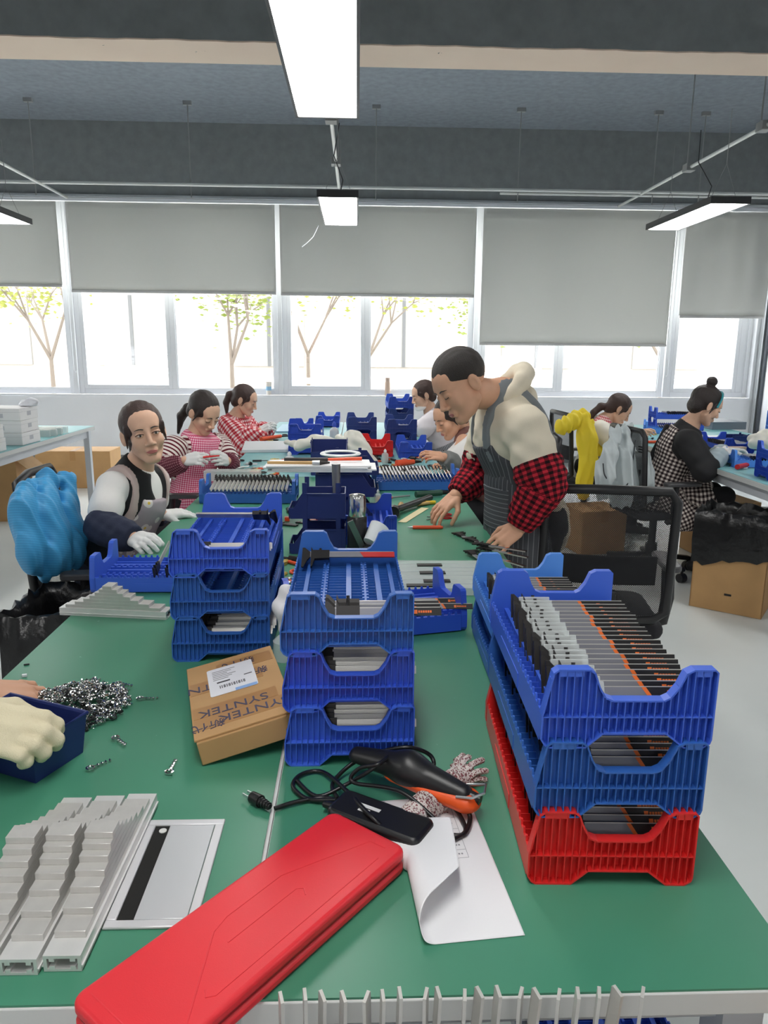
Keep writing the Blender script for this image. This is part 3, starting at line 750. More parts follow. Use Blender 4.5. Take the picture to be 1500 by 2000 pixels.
cb = thing('power_cable', 'looped black power cable with a two-pin plug', 'cable', (-.1, 1.05, TZ))
MB().tube(spline([gz(536, 1579), gz(580, 1566), gz(630, 1558), gz(655, 1563, .79)]), .0036, 8).build('plug_lead', m_cab, cb, smooth=60, world=True)
MB().tube(spline([gz(655, 1563, .79), gz(600, 1560), gz(572, 1535), gz(590, 1512), gz(630, 1508), gz(672, 1540, .80), gz(720, 1590, .818), gz(760, 1625, .80), gz(800, 1640, .786)]), .0036, 8).build('looped_lead', m_cab, cb, smooth=60, world=True)
MB().tube(spline([gz(660, 1560, .79), gz(650, 1530), gz(690, 1490, .80), gz(745, 1468, .82), gz(800, 1460, .83), gz(840, 1475, .81), gz(846, 1500, .80), gz(820, 1508, .83)]), .0036, 8).build('looped_lead', m_cab, cb, smooth=60, world=True)
MB().tube(spline([gz(580, 1525), gz(620, 1555), gz(680, 1530, .80), gz(730, 1500, .825), gz(765, 1470, .84), gz(740, 1492, .845), gz(700, 1502, .83), gz(690, 1528, .81), gz(780, 1545, .82), gz(850, 1600, .80)]), .0033, 8).build('looped_lead', m_cab, cb, smooth=60, world=True)
MB().tube(spline([gz(835, 1612, .795), gz(870, 1628), gz(905, 1630), gz(918, 1600, .79), gz(912, 1578, .80)]), .0036, 8).build('tool_lead', m_cab, cb, smooth=60, world=True)
MB().tube(spline([gz(830, 1630), gz(870, 1643), gz(908, 1625), gz(900, 1595, .79), gz(880, 1570, .79)]), .0033, 8).build('tool_lead', m_cab, cb, smooth=60, world=True)
pd = (gz(535, 1580)-gz(485, 1552)).normalized(); p0 = gz(492, 1556, .790)
mm = MB().cyl(p0, p0+pd*.02, .009, .010, n=10).cyl(p0+pd*.02, p0+pd*.042, .0075, .004, n=10)
for k in range(4): mm.cyl(p0+pd*(.022+k*.005), p0+pd*(.0245+k*.005), .0078-.0006*k, n=10)
mm.build('plug_body', m_bk, cb, smooth=40, world=True)
sdp = V((-pd.y, pd.x, 0))
for s in (-1, 1): MB().bar(p0-pd*.016+sdp*.005*s, p0+sdp*.005*s, .0015, .005).build('plug_pin', m_alu, cb, world=True)
# ---- bundle of mottled rope
m_rope = bpy.data.materials.new('rope_mottled'); m_rope.use_nodes = True; _t = NT(m_rope)
_tc = _t.new('ShaderNodeTexCoord'); _n = _t.new('ShaderNodeTexVoronoi', i_Scale=520.0); _t.link(_tc.outputs['Object'], _n.inputs['Vector'])
_t.link(_t.mix(_t.math('GREATER_THAN', _n.outputs['Color'], .62), lin((214, 205, 200)), lin((128, 74, 78))), _t.b.inputs['Base Color']); _t.b.inputs['Roughness'].default_value = .9
a, b = G(800, 1592, .802), G(908, 1506, .802); dr2 = (b-a).normalized(); s2 = V((-dr2.y, dr2.x, 0))
t = thing('rope_bundle', 'bundle of red and white mottled rope under the clipper', 'rope', (a.x, a.y, TZ))
pts = []; NT_ = 15
for i in range(NT_*16):
    f = i/(NT_*16); an = 2*math.pi*i/16; c = a+(b-a)*f; r_ = .021*(.8+.2*math.sin(math.pi*f))
    pts.append(c+s2*(r_*math.cos(an))+V((0, 0, r_*math.sin(an)-.006)))
MB().tube(pts, .0036, 6).build('wrap', m_rope, t, smooth=60, world=True)
sdf_obj('core', SDF(.01).cap(a+V((0, 0, -.006)), b+V((0, 0, -.006)), .018), .004, m_rope, t)
for k in range(9):
    an = 2*math.pi*k/9; o1 = b-dr2*.012+s2*(.016*math.cos(an))+V((0, 0, .014*math.sin(an)-.005)); o2 = o1+dr2*(.026+.014*random.random())+s2*(.012*math.cos(an))+V((0, 0, .007*math.sin(an)))
    o2.z = max(o2.z, TZ+.006); o1.z = max(o1.z, TZ+.006)
    MB().tube(spline([o1, (o1+o2)/2+V((0, 0, .004)), o2, o2+dr2*.004-V((0, 0, .002)), (o1+o2)/2+s2*.006]), .0050, 6).build('rope_end', m_rope, t, smooth=60, world=True)
# ---- parcel
m_card = mat('cardboard', (186, 146, 98), .8, var=.06, vscale=8)
m_tape = mat('packing_tape', (176, 132, 80), .3, coat=.3)
m_ink = mat('ink_blue', (62, 62, 88), .6)
t = thing('parcel', 'small flat brown parcel with SYNTEK tape and a white label', 'box', (-.221, 1.316, Z1+.0175), math.radians(15)); t.rotation_euler = (0, -.19, math.radians(15))
BW, BL_, BH = .172, .30, .048
MB().bx(-BW/2, BW/2, -BL_/2, BL_/2, 0, BH-.004).build('carton', m_card, t, bevel=.002)
MB().bx(-BW/2-.003, BW/2+.003, -BL_/2+.004, BL_/2+.003, BH-.0039, BH).build('lid_flap', m_card, t, bevel=.001)
for y, hgt, w0, w1 in ((.108, .045, -.03, .084), (.045, .05, -BW/2, .055), (-.056, .039, -BW/2, .07), (-.098, .042, -BW/2, .082)):
    MB().bx(w0, w1, y-hgt/2, y+hgt/2, BH, BH+.0004).build('tape', m_tape, t)
ty = math.pi
text('SYNTEK', .036, m_ink, t, (-.012, -.062, BH+.0006), (0, 0, ty))
text('SYNTEK', .036, m_ink, t, (.022, -.098, BH+.0006), (0, 0, ty))
text('新代', .030, m_ink, t, (-.062, -.108, BH+.0006), (0, 0, ty))
text('新代', .034, m_ink, t, (.015, .112, BH+.0006), (0, 0, ty))
text('新', .032, m_ink, t, (.052, .052, BH+.0006), (0, 0, ty))
text('TN', .036, m_ink, t, (-.068, .042, BH+.0006), (0, 0, ty))
lb = MB().prism(rrect(.092, .12, .005), (-.004, .052, BH+.0007), (1, 0, 0), (0, 1, 0), (0, 0, .0004)).build('shipping_label', mat('label_white', (232, 232, 236), .4), t)
bc = MB()
for k in range(16): bc.bx(-.03+k*.0032+(k % 3)*.0006, -.0285+k*.0032+(k % 3)*.0006, .018, .030, BH+.0011, BH+.0013)
for k in range(6): bc.bx(-.04, -.01+.008*(k % 3), .058+k*.0075, .0595+k*.0075, BH+.0011, BH+.0013)
bc.bx(-.034, -.008, .042, .047, BH+.0011, BH+.0013); bc.bx(.02, .036, .048, .051, BH+.0011, BH+.0013)
bc.build('barcode', mat('ink_black', (40, 40, 44), .6), lb)
MB().bx(-.002, .040, -.008, .003, BH+.0011, BH+.0013).build('blue_corner', mat('label_blue', (140, 176, 226), .5), lb)
tag(MB().box((-.165, 1.335, Z1+.0105), (.035, .14, .021), RZ(.26)).build('dark_pouch', m_bk, bevel=.004), 'dark pouch propping up the right side of the parcel', 'pouch')
# ---- stepped gauge blocks on aluminium profile
m_alub = mat('brushed_aluminium', (224, 224, 222), .32, .35, var=.04, vscale=30)
m_gb = mat('ground_steel', (214, 212, 208), .34, .5, var=.04, vscale=60)
def step_gauge(loc, rz, lab, L=.30):
    t = thing('step_gauge', lab, 'gauge block', loc, rz, 'stepped gauge stacks')
    Wd, hb = .043, .021
    m = MB()
    m.bx(-L/2, L/2, -Wd/2, Wd/2, hb-.004, hb); m.bx(-L/2, L/2, -Wd/2, Wd/2, 0, .003)
    m.bx(-L/2, L/2, -Wd/2, -Wd/2+.004, .003, hb-.004); m.bx(-L/2, L/2, Wd/2-.004, Wd/2, .003, hb-.004)
    for s in (-1, 1):
        m.bx(-L/2, L/2, s*.012-.003, s*.012+.003, .003, .007); m.bx(-L/2, L/2, s*.012-.003, s*.012+.003, hb-.008, hb-.004)
        m.bx(-L/2, L/2, s*(Wd/2+.0005)-.0015, s*(Wd/2+.0005)+.0015, .006, .008)
    m.build('profile', m_alub, t)
    for k, l in enumerate((.262, .205, .152, .112, .078, .050, .026)):
        MB().bx(-l/2-.002*k, l/2-.002*k, -Wd/2+.003, Wd/2-.003, hb+.0091*k, hb+.0091*k+.009).build('gauge_block', m_gb, t, bevel=.0005)
    return t
for i, x in enumerate((-.432, -.383, -.335)):
    step_gauge((x, .883-.004*(2-i), Z1), math.pi/2-.012, ['left of the three stepped gauges beside the cable flap', 'middle one of the three stepped gauges', 'right one of the three stepped gauges, next to the cable flap'][i], .315)
step_gauge((-.645, 1.897, Z1), -.14, 'stepped steel gauge seen from its side, before the crosswise tray', .295)
# ---- cable flap let into the bench
t = thing('cable_flap', 'brushed aluminium cable flap set into the bench top', 'cable flap', (-.256, .893, TZ))
m = MB(); w, h_ = .114, .214
m.bx(-w/2, w/2, -h_/2, -h_/2+.013, 0, .004); m.bx(-w/2, w/2, h_/2-.013, h_/2, 0, .004); m.bx(-w/2, -w/2+.013, -h_/2+.013, h_/2-.013, 0, .004); m.bx(w/2-.013, w/2, -h_/2+.013, h_/2-.013, 0, .004)
m.build('frame', mat('satin_aluminium', (214, 214, 216), .4, .3), t, bevel=.0015)
MB().bx(-w/2+.013, -w/2+.034, -h_/2+.013, h_/2-.013, .0002, .0012).build('brush_slot', mat('brush_black', (24, 24, 22), .9), t)
MB().bx(-w/2+.0345, w/2-.0138, -h_/2+.0138, h_/2-.0138, .0006, .0034).build('flap', mat('satin_plate', (205, 207, 209), .35, .3), t, bevel=.0008)
MB().cyl((-w/2+.026, h_/2-.024, .0012), (-w/2+.026, h_/2-.024, .0022), .0055).build('cable_hole', mat('hole_white', (220, 220, 216), .5), t)
# ---- heap of chrome chain connectors + loose ones
m_chr = mat('chrome', (214, 214, 212), .14, 1)
def link_piece(m, c, R, n=3, black=False):
    def tp(p): return V(c)+R@V(p)
    def ring(o, r, rr):
        m.tube([tp((o[0]+r*math.cos(a), o[1]+r*math.sin(a), o[2])) for a in (2*math.pi*i/8 for i in range(8))], rr, 5, closed=True)
    ring((-.009, 0, 0), .0048, .0017); m.cyl(tp((-.004, 0, 0)), tp((.012, 0, 0)), .0015, n=5)
    for k in range(n): m.lathe([(.0005, -.002), (.0034, 0), (.0005, .002)], tp((.001+k*.0055, 0, 0)), 6, R@RY(math.pi/2))
cen = V((-.553, 1.372)); A_, B_ = MB(), MB()
for i in range(420):
    while True:
        u, v = random.uniform(-1, 1), random.uniform(-1, 1)
        if u*u+v*v < 1: break
    x, y = cen.x+u*.093+v*.025, cen.y+v*.092-u*.035
    hgt = .030*max(0, 1-(u*u+v*v)**.5)**.7*random.random()+.0055
    R = (RZ(random.uniform(0, 6.28))@RY(random.uniform(-.5, .5))@RX(random.uniform(0, 6.28)))
    link_piece(B_ if random.random() < .2 else A_, (x, y, TZ+hgt), R, 2)
tag(A_.build('chain_connectors', m_chr, smooth=50), 'heap of small chrome connector links on the bench', 'connectors', kind='stuff')
tag(B_.build('black_connectors', m_bk, smooth=50), 'black clips mixed into the chrome connector heap', 'connectors', kind='stuff')
for (x, y, r, lab) in ((285, 1368, .0, 'loose chrome connector right of the heap'), (232, 1450, -.8, 'loose connector below the heap'), (190, 1500, .75, 'loose chrome connector with a ring, next to the blue bin'), (335, 1505, 1.5, 'loose connector left of the parcel'), (240, 1340, -.4, 'loose connector at the far edge of the heap')):
    g = G(x, y, TZ); o = MB(); link_piece(o, (0, 0, 0), RZ(r), 4); ob = o.build('chain_link', m_chr, smooth=50); ob.location = (g.x, g.y, TZ+.0052); ob.scale = (1.3, 1.3, 1); tag(ob, lab, 'connector', 'loose connectors')
for (x, y, lab, m, d) in ((52, 1299, 'tiny dark strip near the bench edge', m_bk, (.012, .004, .003)), (48, 1322, 'small white cap near the bench edge', m_white, (.01, .007, .006))):
    g = G(x, y, TZ); o = MB().box((0, 0, d[2]/2), d).build('small_scrap', m, bevel=.001); o.location = (g.x, g.y, TZ+.0003); o.rotation_euler = (0, 0, .3); tag(o, lab, 'scrap')
# ---- open-front picking bins
m_navy = mat('bin_navy', (34, 48, 108), .42)
def bin_(name, loc, rz, lab, L=.19, W=.125, H=.085, m=None, group='navy picking bins', post=.012):
    """open bin, low slanted front towards -x"""
    t = thing(name, lab, 'bin', loc, rz, group); m = m or m_navy; th = .003
    for s in (-1, 1):
        q = MB().prism([(-L/2, 0), (L/2, 0), (L/2, H), (-L/2+.05, H), (-L/2+.012, H*.42), (-L/2-.006, H*.42)], (0, s*W/2-th/2, 0), (1, 0, 0), (0, 0, 1), (0, th, 0))
        q.prism([(-L/2+.05, H-.006), (L/2, H-.006), (L/2, H), (-L/2+.05, H)], (0, s*(W/2+.003)-.004, 0), (1, 0, 0), (0, 0, 1), (0, .008, 0))
        for xx in (-.045, .07): q.bx(xx-.008, xx+.008, s*(W/2+.002)-.002, s*(W/2+.002)+.002, .0, H+post)
        q.build('side_panel', m, t)
    MB().bx(L/2-th, L/2, -W/2+.0015, W/2-.0015, 0, H).build('back_panel', m, t)
    MB().bx(-L/2, L/2-th, -W/2+.0015, W/2-.0015, 0, th).build('bottom', m, t)
    MB().bx(-L/2-.006, -L/2-.003, -W/2+.0015, W/2-.0015, 0, H*.42).build('front_lip', m, t)
    return t
# bin held by the gloved hand, at the left picture edge
t = thing('parts_bin', 'dark blue parts bin held by a gloved hand at the left edge', 'bin', (-.580, 1.186, Z1), math.radians(-24))
m = MB(); a_, b_, hh, fl = .082, .052, .074, .008
for (x0, y0, x1, y1) in ((-a_, -b_, a_, -b_), (a_, -b_, a_, b_), (a_, b_, -a_, b_), (-a_, b_, -a_, -b_)):
    k = (a_+fl)/a_; k2 = (b_+fl)/b_; ki = .965; 
    o1 = [(x0, y0, 0), (x1, y1, 0), (x1*k, y1*k2, hh), (x0*k, y0*k2, hh)]; i1 = [(x*ki, y*.94, max(z, .003)) for x, y, z in o1]
    m.add(o1+i1, [(0, 1, 2, 3), (7, 6, 5, 4), (3, 2, 6, 7), (0, 4, 5, 1)])
m.build('bin_wall', m_navy, t); MB().bx(-a_*.97, a_*.97, -b_*.94, b_*.94, .0, .003).build('bin_bottom', m_navy, t)
rm = MB(); rm.tube([((a_+fl)*x, (b_+fl)*y, hh) for x, y in ((-1, -1), (1, -1), (1, 1), (-1, 1))], .004, 6, closed=True); rm.build('rim', m_navy, t)
# ---- front rack: calipers standing in a tray below the near bench edge
rack = thing('caliper_stand', 'low stand in front of the bench holding upright calipers', 'stand', (.12, .5, 0))
MB().bx(-.16, .42, .34, .64, .50, .52).build('shelf', m_leg, rack, world=True)
for x in (-.14, .4):
    for y in (.36, .62): MB().bx(x-.012, x+.012, y-.012, y+.012, 0, .5).build('leg', m_leg, rack, world=True)
MB().bx(-.15, .41, .615, .622, .52, .63).build('back_rail', m_steeld, rack, world=True)
for k in range(19):
    px = 555+k*38.5+random.uniform(-6, 6); g = P(px, 1975, .61); zt_ = P(px, 1957-.012*(px-555)+random.uniform(-4, 4), .61).z
    c = caliper('p', (0, 0, 0), (0, 0, 0), 'upright caliper in the stand at the bottom picture edge', 'calipers in the front stand')
    dv = V((random.uniform(-.03, .03), -.12, 1)).normalized(); Mx = Matrix((dv, dv.cross(V((1, 0, 0))).normalized().cross(dv)*-1, dv.cross(V((1, 0, 0))).normalized())).transposed()
    Mx = Mx.to_4x4(); Mx.translation = V((g.x, .61, zt_))-dv*.198
    c.location = Mx.translation; c.rotation_euler = Mx.to_euler()
tag(MB().bx(.45, .75, .3, .62, .003, .70).build('brown_carton', m_card, bevel=.003), 'brown carton standing under the front bench corner', 'box')
tray(.40, .95, .36, 0, m_blue, 'blue tray stored under the near bench, at the bottom right')
tag(MB().bx(.27, .53, .70, 1.2, .33, .358).build('under_shelf', m_leg), 'shelf plate under the near bench', 'shelf')
# ================================================================ office chairs
m_cf = mat('chair_black', (30, 30, 32), .45); m_seat = mat('chair_fabric', (36, 36, 40), .9)
m_net = bpy.data.materials.new('chair_net'); m_net.use_nodes = True; _t = NT(m_net); _tc = _t.new('ShaderNodeTexCoord'); _s = _t.new('ShaderNodeSeparateXYZ'); _t.link(_tc.outputs['Object'], _s.inputs[0])
_a = _t.math('SINE', _t.math('MULTIPLY', _s.outputs[0], 900.0)); _b2 = _t.math('SINE', _t.math('MULTIPLY', _s.outputs[2], 900.0))
_al = _t.math('LESS_THAN', _t.math('MULTIPLY', _a, _b2), .12)
_t.b.inputs['Base Color'].default_value = lin((34, 35, 38)); _t.b.inputs['Roughness'].default_value = .8; _t.link(_al, _t.b.inputs['Alpha'])
def chair_proto():
    t = thing('office_chair', 'black mesh office chair', 'chair')
    MB().prism(rrect(.48, .46, .06), (0, 0, .41), (1, 0, 0), (0, 1, 0), (0, 0, .055)).build('seat', m_seat, t, bevel=.02)
    w, z0, z1, yb = .235, .49, .99, -.235
    def bk(x, z): return (x, yb-.035*((z-z0)/(z1-z0))+.05*(x/w)**2*.6, z)
    fr = [bk(-w, z0+.03), bk(-w, z0+.2), bk(-w*1.0, z1-.04), bk(-w+.03, z1), bk(0, z1+.006), bk(w-.03, z1), bk(w, z1-.04), bk(w, z0+.2), bk(w, z0+.03), bk(w-.05, z0), bk(0, z0-.005), bk(-w+.05, z0)]
    MB().tube(fr, .017, 8, closed=True, flat=1.1).build('back_frame', m_cf, t, smooth=60)
    MB().grid(lambda u, v: bk(-w+.014+(2*w-.028)*u, z0+.008+(z1-z0-.014)*v), 14, 12).build('back_net', m_net, t, smooth=60)
    MB().grid(lambda u, v: (V(bk(-w*.78+2*w*.78*u, z0+.14+.11*v))+V((0, .012, 0))), 12, 4).build('lumbar_pad', m_seat, t, smooth=60, solid=.012)
    MB().bar((0, -.26, .47), (0, -.05, .40), .06, .02).bar((0, -.262, .46), (0, -.275, .62), .07, .02).build('back_bracket', m_cf, t, bevel=.005)
    for s in (-1, 1):
        a = MB().tube([(s*.20, -.02, .40), (s*.275, -.02, .42), (s*.285, -.03, .52), (s*.28, -.02, .645)], .016, 8, flat=1.6).build('armrest', m_cf, t, smooth=60)
        MB().prism(rrect(.07, .25, .03), (s*.28, .02, .645), (1, 0, 0), (0, 1, 0), (0, 0, .025)).build('arm_pad', mat('arm_pad', (74, 74, 76), .4), a, bevel=.006)
    MB().cyl((0, 0, .14), (0, 0, .41), .025).cyl((0, 0, .07), (0, 0, .2), .04).build('gas_column', m_cf, t, smooth=40)
    for k in range(5):
        an = 2*math.pi*k/5+.3; d = V((math.cos(an), math.sin(an), 0))
        l = MB().bar(d*.03+V((0, 0, .12)), d*.29+V((0, 0, .085)), .045, .03).build('base_leg', m_cf, t, bevel=.006)
        MB().cyl(d*.28+V((-d.y*.022, d.x*.022, .03)), d*.28+V((d.y*.022, -d.x*.022, .03)), .03, n=16).cyl(d*.28+V((0, 0, .03)), d*.28+V((0, 0, .085)), .009, n=8).build('caster', m_cf, l, smooth=40)
    return t
CH = chair_proto()
CH.location = (.965, 2.84, 0); CH.rotation_euler = (0, 0, -.16); CH['label'] = 'empty black mesh office chair with its back to the camera, beside the man'; CH['group'] = 'mesh office chairs'
for x, y, r, lab in ((-1.02, 2.93, -1.45, 'office chair under the blue jacket, of the woman in the black vest'), (-1.05, 4.44, -1.5, 'office chair of the woman in the striped shirt'), (-1.03, 6.12, -1.57, 'office chair of the woman in red check'), (.86, 6.37, 1.57, 'office chair of the woman with the face mask'),
                     (.9, 4.34, 1.57, 'office chair of the bent woman behind the man'), (1.90, 6.0, -1.5, 'office chair with the yellow jacket over its back'), (2.02, 4.83, -1.45, 'office chair with the grey jacket over its back'), (-1.05, 1.13, -1.57, 'office chair of the worker at the left edge')):
    dup(CH, (x, y, 0), r, lab, 'mesh office chairs')
# ================================================================ jackets over chair backs
def cloth(name, lab, m, chains, waves_, amp, h, loc, k=.03, cuts=(), parts=()):
    t = thing(name, lab, 'jacket', loc); S = SDF(k)
    for pts, rs, fl in chains: S.chain(pts, rs, flat=fl)
    for p, n in cuts: S.cut(p, n)
    S.disp = ridges(amp, waves_); sdf_obj('cloth', S, h, m, t); return t
m_bj = bpy.data.materials.new('jacket_blue'); m_bj.use_nodes = True; _t = NT(m_bj); _tc = _t.new('ShaderNodeTexCoord'); _s = _t.new('ShaderNodeSeparateXYZ'); _t.link(_tc.outputs['Object'], _s.inputs[0])
_l = _t.math('LESS_THAN', _t.math('FRACT', _t.math('MULTIPLY', _t.math('ADD', _s.outputs[2], _t.math('MULTIPLY', _s.outputs[1], .35)), 110.0)), .22)
_t.link(_t.mix(_l, lin((74, 168, 222)), lin((60, 148, 206))), _t.b.inputs['Base Color']); _t.b.inputs['Roughness'].default_value = .5

nb = V((1, .25, 0))
cloth('blue_jacket', 'light blue striped jacket draped over the chair behind the vest woman', m_bj,
      [([P(52, 962, 2.66), P(88, 938, 2.78), P(140, 938, 2.98)], [.022, .030, .026], None), ([P(60, 958, 2.66), P(48, 1005, 2.58), P(62, 1060, 2.58), P(84, 1116, 2.62)], [.05, .11, .115, .05], (nb, .42)),
       ([P(95, 945, 2.78), P(92, 1005, 2.70), P(112, 1062, 2.70), P(128, 1096, 2.74)], [.06, .12, .12, .06], (nb, .42)), ([P(138, 945, 2.96), P(132, 1005, 2.88), P(148, 1060, 2.86), P(162, 1086, 2.88)], [.05, .105, .11, .05], (nb, .42)), ([P(45, 985, 2.60), P(16, 1002, 2.55)], [.045, .010], (nb, .4)), ([P(30, 1000, 2.56), P(48, 1040, 2.56)], [.02, .04], (nb, .4))],
      [(15, 62, 26, 0), (-10, 95, 48, 1.0), (10, 140, 60, .4)], .018, .0065, (-1.22, 2.75, 0))
m_yj = mat('jacket_yellow', (244, 218, 50), .6); nb = V((.25, 1, 0))
t = cloth('yellow_jacket', 'yellow jacket with a ribbed cuff hanging over a chair back', m_yj,
      [([P(1132, 812, 5.72), P(1118, 824, 5.62), P(1096, 834, 5.56)], [.05, .065, .06], (nb, .55)), ([P(1098, 838, 5.56), P(1104, 846, 5.56)], [.03, .012], None), ([P(1126, 810, 5.74), P(1142, 812, 5.70)], [.045, .045], (nb, .6)), ([P(1140, 818, 5.66), P(1149, 860, 5.60), P(1147, 905, 5.58), P(1140, 946, 5.58)], [.055, .085, .075, .062], (nb, .45)),
       ([P(1152, 830, 5.80), P(1164, 880, 5.80), P(1168, 925, 5.78)], [.05, .09, .075], (nb, .35))], [(75, 30, 22, 0), (120, 40, -20, 1)], .014, .0065, (1.75, 5.7, 0), k=.02)
S = SDF(.01); S.chain([P(1140, 950, 5.58), P(1139, 966, 5.58)], [.050, .046], flat=(nb, .55)); S.disp = waves(.002, [(260, 0, 0, 0)]); sdf_obj('cuff', S, .006, m_yj, t)
m_gj = mat('jacket_grey', (196, 205, 207), .6); m_pipe = mat('piping_dark', (52, 56, 60), .7); nb = V((.75, .65, 0))
t = cloth('grey_jacket', 'pale grey sports jacket with dark piping hanging over a chair back', m_gj,
      [([P(1200, 842, 4.66), P(1226, 838, 4.76), P(1246, 850, 4.95)], [.028, .032, .035], None), ([P(1202, 848, 4.62), P(1190, 890, 4.56), P(1180, 930, 4.54), P(1178, 962, 4.56)], [.04, .06, .075, .05], (nb, .6)), ([P(1222, 845, 4.68), P(1215, 900, 4.60), P(1214, 945, 4.60), P(1214, 970, 4.62)], [.05, .085, .10, .085], (nb, .5)),
       ([P(1244, 853, 4.78), P(1246, 900, 4.68), P(1250, 940, 4.66), P(1252, 968, 4.68)], [.045, .075, .095, .075], (nb, .5)), ([P(1252, 885, 4.70), P(1266, 925, 4.66), P(1270, 938, 4.66)], [.035, .05, .02], (nb, .6))], [(80, 45, 6, 0), (120, -20, 10, 1)], .018, .0065, (1.8, 4.75, 0), k=.02)
MB().tube(spline([P(1241, 860, 4.60), P(1236, 900, 4.545), P(1233, 930, 4.535), P(1222, 950, 4.53), P(1206, 960, 4.525)]), .004, 6).build('piping', m_pipe, t, smooth=60, world=True)
MB().tube(spline([P(1178, 905, 4.49), P(1180, 925, 4.485), P(1186, 936, 4.49)]), .004, 6).build('piping', m_pipe, t, smooth=60, world=True)
for k in range(3): MB().tube([P(1247, 872+k*5, 4.66), P(1257, 874+k*5, 4.64)], .005, 6).build('stripe', m_pipe, t, smooth=60, world=True)
# ================================================================ bins, bags, cartons
m_bag = mat('bag_black', (22, 22, 24), .28, bump=.6, bscale=22)
def bag_carton(lab, corner, dx, dy, hgt, drop, zr):
    """carton with a black bin bag pulled over its rim; dx, dy are its two sides as vectors"""
    c = V(corner); dx, dy = V(dx), V(dy); t = thing('waste_carton', lab, 'bin', (c+dx/2+dy/2)); nx, ny = dx.normalized(), dy.normalized()
    ctr = c+dx/2+dy/2
    for a, b_, n_ in ((c, c+dx, ny), (c+dx, c+dx+dy, -nx), (c+dx+dy, c+dy, -ny), (c+dy, c, nx)):
        MB().add([a+V((0, 0, .002)), b_+V((0, 0, .002)), b_+V((0, 0, hgt)), a+V((0, 0, hgt)), a+n_*.006+V((0, 0, .002)), b_+n_*.006+V((0, 0, .002)), b_+n_*.006+V((0, 0, hgt)), a+n_*.006+V((0, 0, hgt))], [(0, 1, 2, 3), (7, 6, 5, 4), (3, 2, 6, 7), (0, 4, 5, 1), (1, 5, 6, 2), (0, 3, 7, 4)]).build('carton_side', m_card, t, world=True)
    loop = []
    for a, b_ in ((c, c+dx), (c+dx, c+dx+dy), (c+dx+dy, c+dy), (c+dy, c)): loop += [a.lerp(b_, i/12) for i in range(12)]
    K = len(loop); rows = []
    rnd = random.Random(hash(lab) % 1000)
    ph = [rnd.uniform(0, 6) for _ in range(6)]
    for j, (off, z) in enumerate(((.012, zr-drop), (.020, zr-drop*.6), (.014, zr-drop*.25), (.010, zr+.012), (-.004, zr+.016), (-.022, zr-.02), (-.03, zr-.14), (-.05, zr-.3))):
        for i, p in enumerate(loop):
            d = (p-ctr); d.z = 0; d.normalize(); s_ = i/K*2*math.pi
            wv = .0045*(math.sin(7*s_+ph[0]+j*.7)+math.sin(13*s_+ph[1]-j)+.7*math.sin(23*s_+ph[2]+j*2))
            q = p+d*(off+abs(wv)); q.z = z+wv*(1.6 if j in (0, 3, 4) else .3)+(.03*math.sin(s_*2+ph[3]) if j == 0 else 0); rows.append(q)
    m = MB(); m.add(rows, [(j*K+i, j*K+(i+1) % K, (j+1)*K+(i+1) % K, (j+1)*K+i) for j in range(7) for i in range(K)]); m.build('bin_bag', m_bag, t, smooth=75, world=True)
    MB().add([loop[0]+V((0, 0, .05)), loop[12]+V((0, 0, .05)), loop[24]+V((0, 0, .05)), loop[36]+V((0, 0, .05))], [(0, 1, 2, 3)]).build('bag_bottom', m_bag, t, world=True)
    return t
_cc = bag_carton('brown carton lined with a black bag on the floor at the right', (1.984, 4.12, 0), (.31, -.24, 0), (.20, .26, 0), .56, .27, .575)
MB().bar(V((2.13, 4.004, .11)), V((2.16, 3.981, .11)), .002, .012).build('printed_mark', m_blk, _cc, world=True)
bag_carton('carton lined with a black bag beside the bench at the left', (-1.15, 2.30, 0), (.33, .0, 0), (0, .33, 0), .60, .5, .615)
def carton(lab, loc, d, rz, m=None, tape=True, open_=False):
    t = thing('carton', lab, 'box', loc, rz); m = m or m_card; x, y, z = d[0]/2, d[1]/2, d[2]
    if not open_: MB().bx(-x, x, -y, y, 0, z).build('body', m, t, bevel=.003)
    else:
        for a in ((-x, -x+.005, -y, y), (x-.005, x, -y, y), (-x+.005, x-.005, -y, -y+.005), (-x+.005, x-.005, y-.005, y)): MB().bx(*a, 0, z).build('side_panel', m, t)
        MB().bx(-x+.005, x-.005, -y+.005, y-.005, 0, .005).build('bottom', m, t)
        MB().bar((-x, 0, z), (-x-.08, 0, z+.10), 2*y, .004, up=(0, 1, 0)).build('flap', m, t); MB().bar((x, 0, z), (x+.10, 0, z-.09), .004, 2*y, up=(0, 1, 0)).build('flap', m, t)
    if tape and not open_: MB().bx(-.03, .03, -y-.0006, y+.0006, z*.75, z+.0008).build('tape', m_tape, t)
    return t
m_cardp = mat('cardboard_pale', (214, 190, 168), .85)
carton('long closed brown carton on the floor by the window wall', (-3.03, 8.1, .001), (.78, .4, .40), .03)
carton('open brown carton under the left side table', (-3.08, 6.5, .001), (.32, .34, .54), .05, open_=True)
carton('brown carton on the floor seen through the chair net', (1.80, 5.42, .001), (.36, .34, .33), .2)
carton('brown carton on the floor under the right table', (2.72, 5.3, .001), (.4, .36, .42), .1)
m_wb = mat('box_white', (236, 236, 236), .55)
